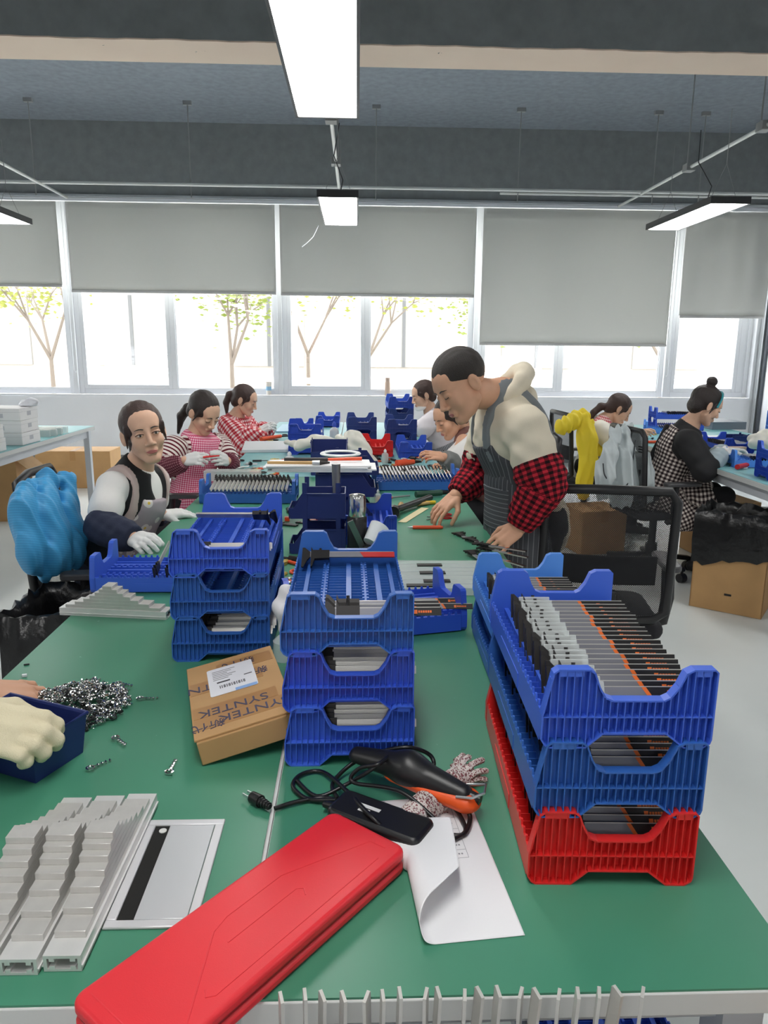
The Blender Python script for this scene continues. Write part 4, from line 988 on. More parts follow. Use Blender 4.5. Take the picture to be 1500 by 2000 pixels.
WB = [(-2.56, 5.57, 0, 'bottom white box of the taller stack on the side table'), (-2.56, 5.57, 1, 'second white box of the taller stack on the side table'), (-2.56, 5.57, 2, 'topmost white box of the taller stack on the side table'),
      (-2.57, 5.03, 0, 'bottom white box of the stack at the left picture edge'), (-2.57, 5.03, 1, 'second white box of the stack at the left picture edge'), (-2.60, 5.04, 2, 'topmost white box of the stack at the left picture edge'),
      (-2.90, 5.60, 0, 'bottom white box behind the taller stack'), (-2.90, 5.60, 1, 'second white box behind the taller stack'), (-2.90, 5.60, 2, 'third white box behind the taller stack'), (-2.88, 5.60, 3, 'highest white box on the side table, by the window')]
for x, y, k, lab in WB:
    t = thing('white_box', lab, 'box', (x+.006*math.sin(k*5), y, TZ+.0005+k*.089), .03*math.sin(k*3+x), 'white cardboard boxes')
    MB().bx(-.14, .14, -.15, .15, 0, .088).build('box_body', m_wb, t, bevel=.003)
    MB().bx(-.1405, .1405, -.1505, .1505, .06, .0612).build('lid_edge', mat('box_edge', (190, 190, 192), .7), t)
    MB().bx(.1403, .1408, -.03, .03, .03, .06).bx(-.05, .02, -.1508, -.1503, .02, .05).build('box_print', mat('print_pale', (196, 198, 204), .8), t)
# plastic bags
def bagthing(lab, m, chains, amp, h, loc, comps=((70, 30, 50, 0), (-50, 80, 40, 1), (30, 60, 100, 2))):
    t = thing('plastic_bag', lab, 'bag', loc); S = SDF(.02)
    for pts, rs in chains: S.chain(pts, rs)
    S.cut((0, 0, loc[2]+.001), (0, 0, -1)); S.disp = waves(amp, list(comps)); sdf_obj('bag_film', S, h, m, t); return t
m_film = mat('bag_film', (232, 230, 218), .35, alpha=1); m_film2 = mat('film_white', (240, 242, 248), .3)
bagthing('crumpled white plastic bag standing in the middle of the bench', m_film, [([P(700, 888, 4.5), P(690, 860, 4.5), P(688, 846, 4.5)], [.075, .065, .02]), ([P(680, 880, 4.5), P(665, 856, 4.5)], [.06, .03]), ([P(705, 880, 4.5), P(722, 905, 4.5)], [.06, .05])], .010, .008, (.0, 4.5, TZ))
bagthing('flat white plastic bag lying on the papers beside the crumpled one', m_film, [([P(588, 868, 4.4), P(620, 862, 4.4), P(655, 866, 4.4)], [.03, .04, .03]), ([P(560, 862, 4.5), P(585, 872, 4.4)], [.015, .03])], .007, .007, (-.25, 4.4, TZ))
bagthing('white plastic bag on the boxes at the window', m_film2, [([P(45, 792, 5.62), P(60, 788, 5.62), P(72, 783, 5.6)], [.035, .04, .02])], .012, .01, (-2.5, 5.6, TZ+.268))
bagthing('crumpled white bag on the right table by the picture edge', m_film, [([P(1478, 862, 4.9), P(1498, 858, 4.9)], [.06, .07])], .01, .01, (2.75, 4.9, TZ))
for k in range(6):
    o = MB().bx(-.14, .14, -.022, .022, 0, .055).build('clear_pack', m_clear, bevel=.004); o.location = (-2.58+.03*(k % 2), 5.95+.055*k, TZ+.001); o.rotation_euler = (0, 0, .1); tag(o, 'clear plastic pack in the row behind the white boxes', 'pack', 'clear packs on the side table')
# ================================================================ bench clutter, middle distance
for i, lab in enumerate(('lower navy bin of the near tower', 'upper navy bin of the near tower, left of the flask')):
    bin_('picking_bin', (-.135, 2.56, Z1+.126*i), 0, lab, H=.09, post=.036)
for i, lab in enumerate(('lower bin of the tower facing right', 'upper bin of the tower facing right, under the papers')):
    bin_('picking_bin', (-.05, 3.08, Z1+.107*i), math.pi, lab, L=.24, W=.2, H=.095)
for i, lab in enumerate(('lower bin of the back tower facing right', 'upper bin of the back tower, under the white roll')):
    bin_('picking_bin', (-.03, 3.62, Z1+.107*i), math.pi, lab, L=.26, W=.2, H=.095)
for i in range(2): bin_('picking_bin', (-.16, 4.25, Z1+.098*i), math.pi/2, ['lower navy bin below the flat white bag', 'upper navy bin below the flat white bag'][i], L=.2, W=.2)
bin_('picking_bin', (2.62, 5.75, Z1), 1.2, 'violet blue bin on the right table by the white carton', m=mat('bin_violet', (60, 60, 200), .4))
bin_('picking_bin', (2.9, 5.55, Z1), 0, 'navy bin with a white bag on the right table')
tag(MB().bx(-.12, .12, -.1, .1, 0, .11).build('white_carton', m_wb, bevel=.003), 'plain white carton on the right table edge', 'box').location = (2.42, 5.42, TZ+.001)
# papers and brushes on the near tower
zt = TZ+.107*2+.004
for k in range(4):
    o = MB().bx(-.21, .21, -.09, .09, 0, .006).build('paper_stack', m_paper, bevel=.001); o.location = (-.15+.02*math.sin(k*2), 3.02, zt+.0065*k); o.rotation_euler = (0, 0, .08*math.sin(k*3)); tag(o, 'layer of the white paper pile on the near bin tower', 'paper', 'paper pile on the bins')
def rod(name, lab, cat, parts, world=True):
    a = V(parts[0][0]); t = thing(name, lab, cat, a)
    for nm, m, p, q, r, r2 in [(x[5], x[4], x[0], x[1], x[2], x[3]) for x in parts]: MB().cyl(p, q, r, r2, n=12).build(nm, m, t, smooth=40, world=True)
    return t
m_wood = mat('wood_handle', (204, 164, 104), .5); m_dkw = mat('brush_hair', (70, 66, 66), .9); m_orgp = mat('orange_plastic', (230, 84, 44), .4); m_grn = mat('tool_green', (40, 74, 60), .4)
zp = zt+.036
rod('paint_brush', 'wooden paint brush lying on the paper pile', 'brush', [(V((-.36, 2.95, zp)), V((-.18, 2.95, zp)), .006, .007, m_wood, 'handle'), (V((-.18, 2.95, zp)), (-.15, 2.95, zp), .009, .010, m_alu, 'ferrule'), ((-.15, 2.95, zp), (-.11, 2.955, zp), .010, .004, m_dkw, 'bristles')])
rod('file_tool', 'grey file with an orange handle on the paper pile', 'tool', [(V((-.30, 3.03, zp+.002)), V((-.12, 3.03, zp+.002)), .007, .008, m_steeld, 'blade'), ((-.12, 3.03, zp+.002), (.02, 3.04, zp+.004), .006, .008, m_orgp, 'handle')])
rod('steel_scraper', 'grey steel scraper standing in the bin tower', 'tool', [(V((-.075, 2.62, .93)), V((-.075, 2.62, 1.08)), .012, .016, m_steel, 'blade')])
# flask, cup, blade
t = thing('vacuum_flask', 'black vacuum flask with a steel cup lid', 'flask', (.0, 2.47, Z1)); t.scale = (1, 1, 1.1)
MB().lathe([(.032, 0), (.034, .004), (.034, .125), (.030, .130)], n=24).build('flask_body', m_bk, t, smooth=40)
MB().lathe([(.030, .1305), (.031, .134), (.031, .185), (.027, .196), (.012, .2)], n=24).build('cup_lid', m_chr, t, smooth=40)
t = thing('plastic_cup', 'white plastic cup lying before the flask', 'cup', (.062, 2.44, Z1+.083)); R = RX(-.7)@RY(.5)
MB().lathe([(.026, -.035), (.036, .035), (.0345, .035), (.025, -.032)], (0, 0, 0), 24, R).build('cup_shell', mat('cup_white', (232, 236, 238), .35), t, smooth=40)
tag(MB().bx(.02, .11, 2.40, 2.5, TZ+.0005, TZ+.05).build('small_dark_box', m_bk, bevel=.003), 'small dark box under the white plastic cup', 'box')
tag(MB().bar(P(684, 1018, 2.33), G(716, 1086, .783), .02, .003, up=(0, -1, .2)).build('flat_scraper', m_steel), 'flat steel scraper leaning against the flask', 'scraper')
# clear parts cases
for k in range(7):
    x, y = .255+.004*math.sin(k*2), 2.06+k*.042
    t = thing('clear_case', 'clear plastic parts case in the row behind the askew tray', 'case', (x, y, Z1), .02*math.sin(k*3), 'clear plastic cases')
    MB().bx(-.145, .145, -.019, .019, 0, .024).build('case_shell', m_clear, t, bevel=.002)
    if k in (0, 1, 3, 5): MB().bx(-.11+.05*(k % 2), -.03+.05*(k % 2), -.012, .012, .0245, .028).build('black_insert', m_bk, t)
# tools by the man's hands
g0, g1 = V(G(806, 1030, .787)), V(G(862, 1030, .787))
rod('orange_marker', 'orange pen-shaped deburring tool on the green mat', 'tool', [(g0, g1, .0075, .0075, m_orgp, 'barrel'), (g0-V((.02, 0, 0)), g0, .002, .005, m_steel, 'tip'), (g1, g1+V((.006, 0, 0)), .0065, .005, m_orgp, 'cap')])
t = thing('scissors', 'small scissors with red handles near the man\'s hand', 'scissors', G(850, 1008, TZ))
for s in (-1, 1):
    MB().bar(G(834, 1012+3*s, .783), G(855, 1009, .783), .006, .003).build('blade', m_steel, t, world=True)
    c = G(872, 1008+3.2*s, .784); MB().tube([c+V((.022*math.cos(a), .030*math.sin(a)*.55, 0)) for a in (2*math.pi*i/14 for i in range(14))], .0032, 6, closed=True).build('handle', mat('handle_red', (200, 36, 44), .4), t, smooth=60, world=True)
a_, b_ = V(G(786, 989, .795)), V(G(838, 982, .79)); rod('hammer', 'wooden hammer lying beside the black tool', 'hammer', [(a_, b_, .007, .008, m_wood, 'handle'), (a_+V((-.012, -.035, 0)), a_+V((-.004, .035, 0)), .014, .014, mat('brass', (188, 150, 84), .4, .6), 'head')])
a_, b_ = V(G(768, 1000, .805)), V(G(840, 972, .80)); rod('angle_grinder', 'black hand grinder with its round end to the camera', 'tool', [(a_+V((0, -.01, 0)), a_+V((.004, .03, 0)), .026, .026, m_bk, 'round_end'), (a_+V((.004, .03, 0)), b_, .014, .016, m_bk, 'body'), (a_+V((0, -.011, 0)), a_+V((0, -.0102, 0)), .017, .017, m_steeld, 'bore')])
a_, b_ = V(G(812, 966, .80)), V(G(862, 962, .80)); rod('green_screwdriver', 'dark green power screwdriver before the caliper tray', 'tool', [(a_, b_, .015, .015, m_grn, 'body'), (b_, b_+V((.05, 0, 0)), .012, .006, m_bk, 'nose')])
a_, b_ = V(G(815, 983, .79)), V(G(850, 981, .79)); rod('yellow_tape_roll', 'yellow handled knife beside the hammer', 'tool', [(a_, b_, .009, .009, mat('tool_yellow', (222, 190, 50), .4), 'handle')])
a_, b_ = V(G(735, 975, .79)), V(G(800, 968, .79)); rod('red_file', 'red handled file lying before the caliper tray', 'tool', [(a_, a_.lerp(b_, .45), .010, .008, m_orgp, 'handle'), (a_.lerp(b_, .45), b_, .005, .004, m_steel, 'blade')])
a_, b_ = V(G(775, 905, .80)), V(G(808, 902, .80)); rod('red_handpiece', 'orange handpiece among the bottles on the bench', 'tool', [(a_, b_, .022, .016, m_orgp, 'body'), (b_, b_+V((.05, .01, 0)), .012, .006, m_bk, 'nose')])
a_, b_ = V(G(510, 858, .80)), V(G(548, 852, .80)); rod('orange_cutter', 'orange cutter lying by the woman in red check', 'tool', [(a_, b_, .018, .014, m_orgp, 'body'), (b_, b_+V((.08, .03, 0)), .008, .006, m_bk, 'nose')])
a_, b_ = V(G(452, 925, .79)), V(G(510, 922, .79)); rod('pliers', 'black and orange pliers lying before the woman in stripes', 'tool', [(a_, a_.lerp(b_, .6), .009, .009, m_bk, 'handle'), (a_.lerp(b_, .6)+V((0, .01, .0)), b_, .010, .010, m_orgp, 'grip')])
t = thing('tweezer_strip', 'yellowish paper strip under the man\'s hand', 'strip', G(815, 1000, TZ)); MB().bar(G(785, 1020, .7815), G(830, 992, .7815), .035, .0015).build('strip', mat('strip_cream', (226, 214, 170), .6), t, world=True)
for k, (px, py, ln, an) in enumerate(((905, 1040, .15, -1.2), (925, 1050, .17, -1.05), (930, 1075, .17, -1.35), (950, 1068, .17, -.75), (955, 1080, .17, -.95), (940, 1060, .17, -.6))):
    g = G(px-12, py, TZ+.006+.0042*k); caliper('n', (g.x, g.y, TZ+.006+.0042*k), (math.pi/2, 0, an), 'loose caliper in the fan by the man\'s left hand', 'calipers fanned out by the man')
for (px, py, n_, lab, kind) in ((930, 1195, .12, 'x', 'n'),): pass
g = V((.085, 1.80, TZ+.062)); caliper('n', g, (-.75, 0, .02), 'caliper sticking out of the askew tray, upper one', 'calipers on the askew tray'); caliper('n', g+V((.01, -.035, .0)), (-.75, 0, -.03), 'caliper sticking out of the askew tray, lower one', 'calipers on the askew tray')
# calipers lying across the tops of the two stacks
CB = caliper_proto('wide_caliper', L=.20, label=True, red=True); CB['label'] = 'caliper with a red printed edge across the middle tray stack'; CB.location = (-.118, 1.55, TZ+.2+.058); CB.rotation_euler = (-.95, 0, .0)
CW = caliper_proto('wide_caliper', L=.20, label=False); CW['label'] = 'wide steel caliper across the left tray stack'; CW.location = (-.215, 1.93, TZ+.2+.062); CW.rotation_euler = (-.9, 0, math.pi); CW.scale = (1.05, 1.4, 1.5)
# bottles, spray, jars, rolls
m_bott = mat('bottle_white', (228, 230, 232), .35)
def bottle(px, py, z, r, h, lab, cap=m_bott, m=m_bott):
    g = G(px, py, z); t = thing('bottle', lab, 'bottle', (g.x, g.y, z+.0005), group='small bottles on the benches')
    MB().lathe([(r*.94, 0), (r, .004), (r, h*.6), (r*.8, h*.7), (r*.35, h*.76), (r*.35, h*.8)], n=18).build('bottle_body', m, t, smooth=40)
    MB().lathe([(r*.42, h*.78), (r*.42, h*.9), (r*.15, h)], n=14).build('bottle_cap', cap, t, smooth=40)
bottle(566, 918, TZ, .03, .11, 'squat white squeeze bottle left of the papers'); bottle(653, 868, TZ, .034, .17, 'white bottle with a blue cap before the back trays', cap=m_blue5)
bottle(686, 985, TZ, .012, .10, 'slim white glue bottle behind the flask'); bottle(728, 985, TZ, .014, .07, 'small glass bottle near the blue tray ear', m=m_clear); bottle(738, 985, TZ, .014, .07, 'second small glass bottle beside its twin', m=m_clear)
bottle(752, 905, TZ, .022, .09, 'clear glass jar by the red tray', m=m_clear)
for px, lab, m in ((525, 'white paper cup standing on the window ledge', mat('cup_cream', (236, 228, 218), .6)),):
    g = P(px, 778, YW+.03); t = thing('paper_cup', lab, 'cup', (g.x, YW+.045, .886)); MB().lathe([(.030, 0), (.040, .17), (.038, .17), (.028, .004)], n=20).build('cup_shell', m, t, smooth=40); MB().lathe([(.0365, .06), (.0385, .11)], n=20).build('blue_band', mat('band_blue', (150, 196, 226), .6), t, smooth=40)
g = P(757, 775, YW+.03); t = thing('tan_flask', 'tan bottle standing on the window ledge', 'bottle', (g.x, YW+.045, .886)); MB().lathe([(.034, 0), (.036, .01), (.036, .17), (.028, .19)], n=20).build('bottle_body', mat('tan', (206, 180, 160), .5), t, smooth=40); MB().lathe([(.03, .1905), (.03, .235)], n=20).build('bottle_cap', mat('tan_cap', (196, 172, 156), .5), t, smooth=40)
t = thing('tape_roll', 'white roll of tape on the navy bins', 'tape', G(665, 890, .98)); MB().tube([G(665, 886, 1.0)+V((.085*math.cos(a), .085*math.sin(a), 0)) for a in (2*math.pi*i/28 for i in range(28))], .012, 8, closed=True, flat=.6).build('ring', m_bott, t, smooth=60, world=True)
# plate of parts: pale tray in front of the woman in red check, organiser, sheets
def slab(name, lab, cat, px, py, z, d, rz, m, bev=.002):
    g = G(px, py, z); o = MB().box((0, 0, d[2]/2), d).build(name, m, bevel=bev); o.location = (g.x, g.y, z+.001); o.rotation_euler = (0, 0, rz); return tag(o, lab, cat)
slab('parts_plate', 'pale grey parts plate before the woman in red check', 'plate', 525, 875, TZ, (.36, .5, .02), .1, mat('plate_pale', (214, 218, 220), .5))
slab('blue_sheet', 'light blue plastic sheet with small parts by the window', 'sheet', 582, 838, TZ, (.34, .6, .012), 0, mat('sheet_blue', (168, 206, 224), .4))
slab('clear_parts_box', 'clear divided parts box leaning on the caliper tray before the striped shirt', 'box', 455, 938, TZ, (.30, .08, .055), 0, m_clear)
slab('white_sheets', 'white sheets spread before the bent woman', 'paper', 790, 925, TZ, (.32, .5, .004), .1, m_paper)
slab('white_sheets', 'white sheets spread on the right table', 'paper', 1445, 858, TZ, (.4, .5, .006), .2, m_paper)
slab('grey_device', 'flat grey measuring device on the right table', 'device', 1400, 835, TZ, (.34, .4, .07), .1, mat('device_grey', (110, 122, 134), .4))
slab('tool_tray', 'cream cardboard tray beside the elbow of the woman with the bun', 'tray', 1425, 885, TZ, (.16, .14, .05), .3, m_cardp)
a_, b_ = V(G(1440, 912, .80)), V(G(1470, 905, .80)); rod('red_pliers', 'red handled pliers on the right table edge', 'tool', [(a_, b_, .016, .014, mat('handle_red', (200, 36, 44), .4), 'handle'), (b_, b_+V((.06, .02, 0)), .009, .005, m_steeld, 'jaw')])
a_, b_ = V(G(1428, 908, .79)), V(G(1462, 900, .79)); rod('black_rasp', 'black rasp lying behind the red pliers', 'tool', [(a_, b_, .012, .012, m_bk, 'handle')])
# blue crate with a taped white note under the right table
t = thing('storage_crate', 'dark blue crate with a handwritten white label under the right table', 'crate', (2.575, 4.52, .001)); 
MB().bx(-.27, .27, -.095, .095, 0, .40).build('crate_body', m_blue3, t, bevel=.006); MB().bx(-.275, .275, -.10, .10, .40, .50).build('lid_paper', m_wb, t, bevel=.003); text('DME', .07, m_ink, t, (-.15, -.1008, .45), (math.pi/2, 0, 0), name='handwriting')
# scattered small parts on the work places
SC = [mat('bit_steel', (190, 190, 188), .3, .7), m_bk, m_bott, mat('bit_brass', (208, 178, 96), .35, .6), m_orgp, m_steeld]
rs = random.Random(3)
def scatter(lab, x0, x1, y0, y1, n):
    for i in range(n):
        x, y = rs.uniform(x0, x1), rs.uniform(y0, y1); d = (rs.uniform(.02, .10), rs.uniform(.008, .025), rs.uniform(.004, .014)); k = rs.random(); m = SC[rs.randrange(6)]
        o = MB()
        if k < .4: o.box((0, 0, d[2]/2), d).box((d[0]*.3, 0, d[2]*.75), (d[0]*.3, d[1]*1.4, d[2]*1.4))
        elif k < .75: o.cyl((-d[0]/2, 0, d[1]/2), (d[0]/3, 0, d[1]/2), d[1]/2, n=10).cyl((d[0]/3, 0, d[1]/2), (d[0]*.9, 0, d[1]/2), d[1]/5, n=8)
        else: o.tube([(.02*math.cos(a), .02*math.sin(a), .004) for a in (2*math.pi*j/12 for j in range(12))], .004, 6, closed=True)
        q = o.build('small_part', m, smooth=35); q.location = (x, y, TZ+.001); q.rotation_euler = (0, 0, rs.uniform(0, 6.3)); tag(q, lab, 'part', 'small parts on the benches')
scatter('small tool or part strewn before the woman in stripes', -.74, -.42, 3.65, 4.75, 34)
scatter('small tool or part strewn before the bent woman', .08, .48, 3.98, 4.9, 34)
scatter('small tool or part strewn along the middle of the bench', -.3, .05, 2.9, 3.25, 12)
scatter('small tool or part strewn before the woman in red check', -.72, -.45, 5.1, 6.6, 16)
scatter('small tool or part strewn on the right table', 2.3, 2.95, 4.4, 6.4, 34)
scatter('small tool or part between the left stack and the bins', -.28, -.05, 2.12, 2.44, 22)
# glass bottle and paper wad between the stacks
t = thing('glass_bottle', 'small clear bottle with a white wad between the tray stacks', 'bottle', (-.165, 1.60, Z1)); MB().lathe([(.026, 0), (.028, .004), (.028, .045), (.010, .062), (.010, .075)], n=20).build('bottle_body', m_clear, t, smooth=40)
S = SDF(.012); S.chain([(-.165, 1.60, .86), (-.168, 1.60, .90), (-.16, 1.605, .94)], [.016, .022, .018]); S.disp = waves(.004, [(120, 60, 90, 0), (-90, 130, 60, 1)]); sdf_obj('paper_wad', S, .004, m_paper, t)
# ================================================================ outside
m_out = mat('yard_paving', (206, 204, 196), .9); struct(MB().bx(-40, 40, YW+.4, 60, -.3, -.2).build('ground_outside', m_out))
t = thing('neighbour_building', 'pale building across the yard behind the trees', 'building', (0, 26, -.2))
MB().bx(-22, 30, 26, 30, -.2, 7).build('wall', mat('far_wall', (150, 142, 134), .9), t, world=True)
for k in range(10):
    f = MB().bx(-18+k*4.6, -15.6+k*4.6, 25.9, 26.02, .9, 3.2).build('window', mat('far_glass', (120, 118, 114), .5), t, world=True); MB().bx(-16.85+k*4.6, -16.75+k*4.6, 25.85, 25.95, .9, 3.2)  .build('bar', mat('far_bar', (70, 70, 70), .7), f, world=True)
m_bark = mat('bark', (96, 86, 76), .9); m_leaf = mat('leaf_spring', (96, 108, 26), .7); m_leaf2 = mat('leaf_light', (112, 116, 36), .7)
rt = random.Random(11)
for i, (x, y, hgt, lab) in enumerate(((-2.4, 14.5, 4.6, 'young leafy tree outside, behind the second window'), (-1.1, 17, 5.2, 'leafy tree outside, near the second post'), (2.2, 15.5, 4.4, 'leafy tree outside, seen left of the man'), (-6.0, 15, 4.8, 'pale tree outside at the leftmost window'), (6.4, 15.5, 4.8, 'pale tree outside at the rightmost window'), (.3, 19, 5, 'tree outside behind the centre sash'))):
    t = thing('young_tree', lab, 'tree', (x, y, -.2), group='trees outside'); tr = MB(); tips = []
    def br(p, d, l, r, dep):
        q = p+d*l; tr.cyl(p, q, r, r*.65, n=6)
        if dep == 0: tips.append(q); return
        for _ in range(3): br(q, (d+V((rt.uniform(-.7, .7), rt.uniform(-.7, .7), rt.uniform(-.1, .4)))).normalized(), l*rt.uniform(.55, .8), r*.6, dep-1)
    br(V((0, 0, 0)), V((0, 0, 1)), hgt*.3, .06, 3); tr.build('trunk', m_bark, t)
    lf = MB()
    for q in tips:
        for _ in range(26):
            c = q+V((rt.gauss(0, .28), rt.gauss(0, .28), rt.gauss(-.1, .28))); R = Matrix.Rotation(rt.uniform(0, 6.3), 3, 'Z')@Matrix.Rotation(rt.uniform(0, 3), 3, 'X'); s_ = rt.uniform(.04, .08)
            lf.add([c+R@V(v) for v in ((-s_, 0, 0), (0, -s_*.5, 0), (s_, 0, 0), (0, s_*.5, 0))], [(0, 1, 2, 3)])
    o = lf.build('foliage', (m_leaf, m_leaf2)[i % 2], t); o['kind'] = 'stuff'
# ================================================================ people
m_skin = mat('skin', (228, 184, 156), .5, var=.04, vscale=30, spec=.3)
m_skin2 = mat('skin_tan', (218, 168, 138), .5, var=.04, vscale=30, spec=.3)
m_hair = mat('hair_dark', (44, 34, 31), .42, bump=.5, bscale=260)
m_hairm = mat('hair_short', (50, 44, 40), .6, bump=.6, bscale=420)
m_hairb = mat('hair_brown', (66, 46, 40), .42, bump=.5, bscale=260)
m_lip = mat('lips', (186, 112, 104), .45)
m_eye = mat('eye_white', (226, 220, 214), .3); m_iris = mat('iris', (30, 20, 16), .2)
m_tee = mat('tee_white', (238, 236, 232), .85, bump=.08, bscale=300)
m_glove = mat('glove_white', (228, 228, 226), .9, bump=.25, bscale=500)
m_pants = mat('trousers_navy', (30, 36, 52), .85); m_pblk = mat('trousers_black', (32, 32, 36), .85)
m_shoe = mat('shoe_dark', (40, 40, 44), .6)
def N(v): return np.array(V(v), float)
def basis(fwd, up):
    f = V(fwd).normalized(); u = V(up); u = (u-f*u.dot(f)).normalized(); x = f.cross(u)
    return np.array(Matrix((x, f, u)).transposed())      # columns x (person's right), y forward, z up
def xf(mesh, R, c, s=1.0): v, q = mesh; return (v*s) @ R.T+np.array(c), q
def head_mesh(closed, h=.0034, male=False):
    S = SDF(.016); j = 1.06 if male else .92
    S.ell((0, -.014, .036), (.073, .093, .080), k=.01).ell((0, .028, -.025), (.060*j, .060, .084))
    for s in (-1, 1):
        S.cap((s*.046*j, .004, -.055), (s*.016, .060, -.094), .021*j, .017); S.ell((s*.036, .056, -.028), (.024, .024, .026))
    S.ell((0, .066, -.098), (.022, .019, .016)).cap((-.03, .0735, .026), (.03, .0735, .026), .013, k=.02).ell((0, .052, .05), (.05, .028, .034), k=.03)
    for s in (-1, 1): S.sub((s*.031, .098, .004), (.019, .015, .010), k=.012)
    S.cap((0, .086, .012), (0, .103, -.028), .0075, .0095, k=.012).ell((0, .105, -.033), (.0105, .010, .0085), k=.006)
    for s in (-1, 1): S.ell((s*.0135, .095, -.037), (.0085, .010, .007), k=.006)
    S.cap((-.017, .083, -.062), (.017, .083, -.062), .0075, k=.008).cap((-.012, .084, -.071), (.012, .084, -.071), .0075, k=.006)
    for s in (-1, 1):
        S.ell((s*.031, .0795, .002), (.0165, .0105, .0105 if closed else .0088), k=.004)
        S.ell((s*.079, -.010, -.006), (.0075, .019, .031), np.array(RZ(s*.35)), k=.006); S.sub((s*.087, -.004, -.004), (.006, .010, .017), k=.004)
    return S.mesh(h)
HEADS = {}
def get_head(closed, male):
    k = (closed, male)
    if k not in HEADS: HEADS[k] = head_mesh(closed, male=male)
    return HEADS[k]
def hair_mesh(style):
    S = SDF(.012); S.ell((0, -.018, .040), (.083, .099, .088), k=.01)
    if style == 'short':
        S = SDF(.012); S.ell((0, -.012, .043), (.079, .097, .086), k=.01)
        S.cut((0, .078, .052), (0, .86, -.50)).cut((0, -.02, .006), (0, .42, -1))
    else:
        S.ell((0, -.06, -.02), (.066, .05, .06))
        for s in (-1, 1): S.cap((s*.070, .032, .03), (s*.075, .010, -.045), .009, .003, k=.008)
        S.cut((0, .076, .043), (0, .87, -.49))
        if style == 'pony': S.chain([(0, -.098, .03), (0, -.135, .0), (0, -.14, -.07), (0, -.11, -.15)], [.022, .028, .026, .010], k=.008)
        if style == 'low': S.chain([(0, -.09, -.03), (0, -.13, -.06), (.01, -.15, -.13), (.01, -.13, -.24)], [.026, .030, .026, .008], k=.01)
        if style == 'tail2': S.chain([(0, -.1, .01), (0, -.13, .0), (0, -.135, -.06), (0, -.11, -.10)], [.016, .02, .018, .008], k=.008)
        if style == 'bun': S.ell((0, -.04, .148), (.034, .034, .031), k=.008).ell((0, -.035, .12), (.02, .02, .02))
    S.disp = waves(.0016, [(230, 40, 60, 0), (-150, 90, 120, 1), (330, -60, 20, 2)])
    return S.mesh(.0045)
HAIRS = {}
def hand_mesh(curl=.45, thumb=.4, spread=.06, g=0.0, splay=None):
    """right hand: wrist at origin, fingers +y, back of hand +z, thumb on -x... mirrored for the left"""
    S = SDF(.010); r = .0082+g
    S.cap((-.020, .014, 0), (-.024, .078, .001), .0155+g, .0125+g).cap((.018, .014, 0), (.022, .074, .0), .0155+g, .0115+g).cap((0, .02, 0), (0, .08, .003), .017+g, .0135+g).cap((0, -.045, 0), (0, .012, 0), .026+g, .023+g, flat=((0, 0, 1), .8))
    for i, (x, L) in enumerate(((-.030, .074), (-.010, .082), (.011, .076), (.030, .060))):
        p = np.array((x, .086-.006*abs(i-1.2), .002)); a = 0.15; c = curl*(1+.12*i) if splay is None else splay[i]
        yaw = (x/.03)*spread; rr = r*(1, 1.02, 1, .9)[i]
        for f in (.44, .31, .25):
            d = np.array((math.sin(yaw)*math.cos(a), math.cos(yaw)*math.cos(a), -math.sin(a))); q_ = p+d*L*f
            S.cap(p, q_, rr, rr*.93, k=.0035); p = q_; a += c; rr *= .93
    p = np.array((-.030, .022, -.004)); d1 = np.array((-.62, .72, -.3-thumb*.5)); d1 /= np.linalg.norm(d1); d2 = np.array((-.25+thumb*.5, .85, -.45)); d2 /= np.linalg.norm(d2)
    q1 = p+d1*.040; q2 = q1+d2*.032; q3 = q2+(d2+np.array((.2*thumb, .1, -.15)))*.022
    S.cap(p, q1, .0135+g, .0105+g, k=.012).cap(q1, q2, .0105+g, .0095+g, k=.004).cap(q2, q3, .0095+g, .008+g, k=.004)
    return S.mesh(.0030)
def hand_at(wr, fdir, back, right, s=.92, **kw):
    v, q = hand_mesh(**kw); v = v.copy()
    if not right: v[:, 0] *= -1; q = q[:, ::-1]
    f = V(fdir).normalized(); b = V(back); b = (b-f*b.dot(f)).normalized(); x = f.cross(b)
    return xf((v, q), np.array(Matrix((x, f, b)).transposed()), N(wr), s)
def bone_pat(bones):
    B = [(N(a), N(b), r) for a, b, r in bones]
    def f(Vs):
        best = np.full(len(Vs), 1e9); out = np.zeros((len(Vs), 3))
        for a, b, r in B:
            ab = b-a; L = np.linalg.norm(ab); d = ab/L; ref = np.array((.3, -1, .1)); ref = ref-d*(ref@d); ref /= np.linalg.norm(ref); o = np.cross(d, ref)
            pa = Vs-a; t = np.clip(pa@d, 0, L); dist = np.linalg.norm(pa-t[:, None]*d, axis=1)-r
            m = dist < best; best[m] = dist[m]
            u = np.arctan2(pa@o, pa@ref)*r; out[m, 0] = u[m]; out[m, 1] = (pa@d)[m]; 
        return out
    return f
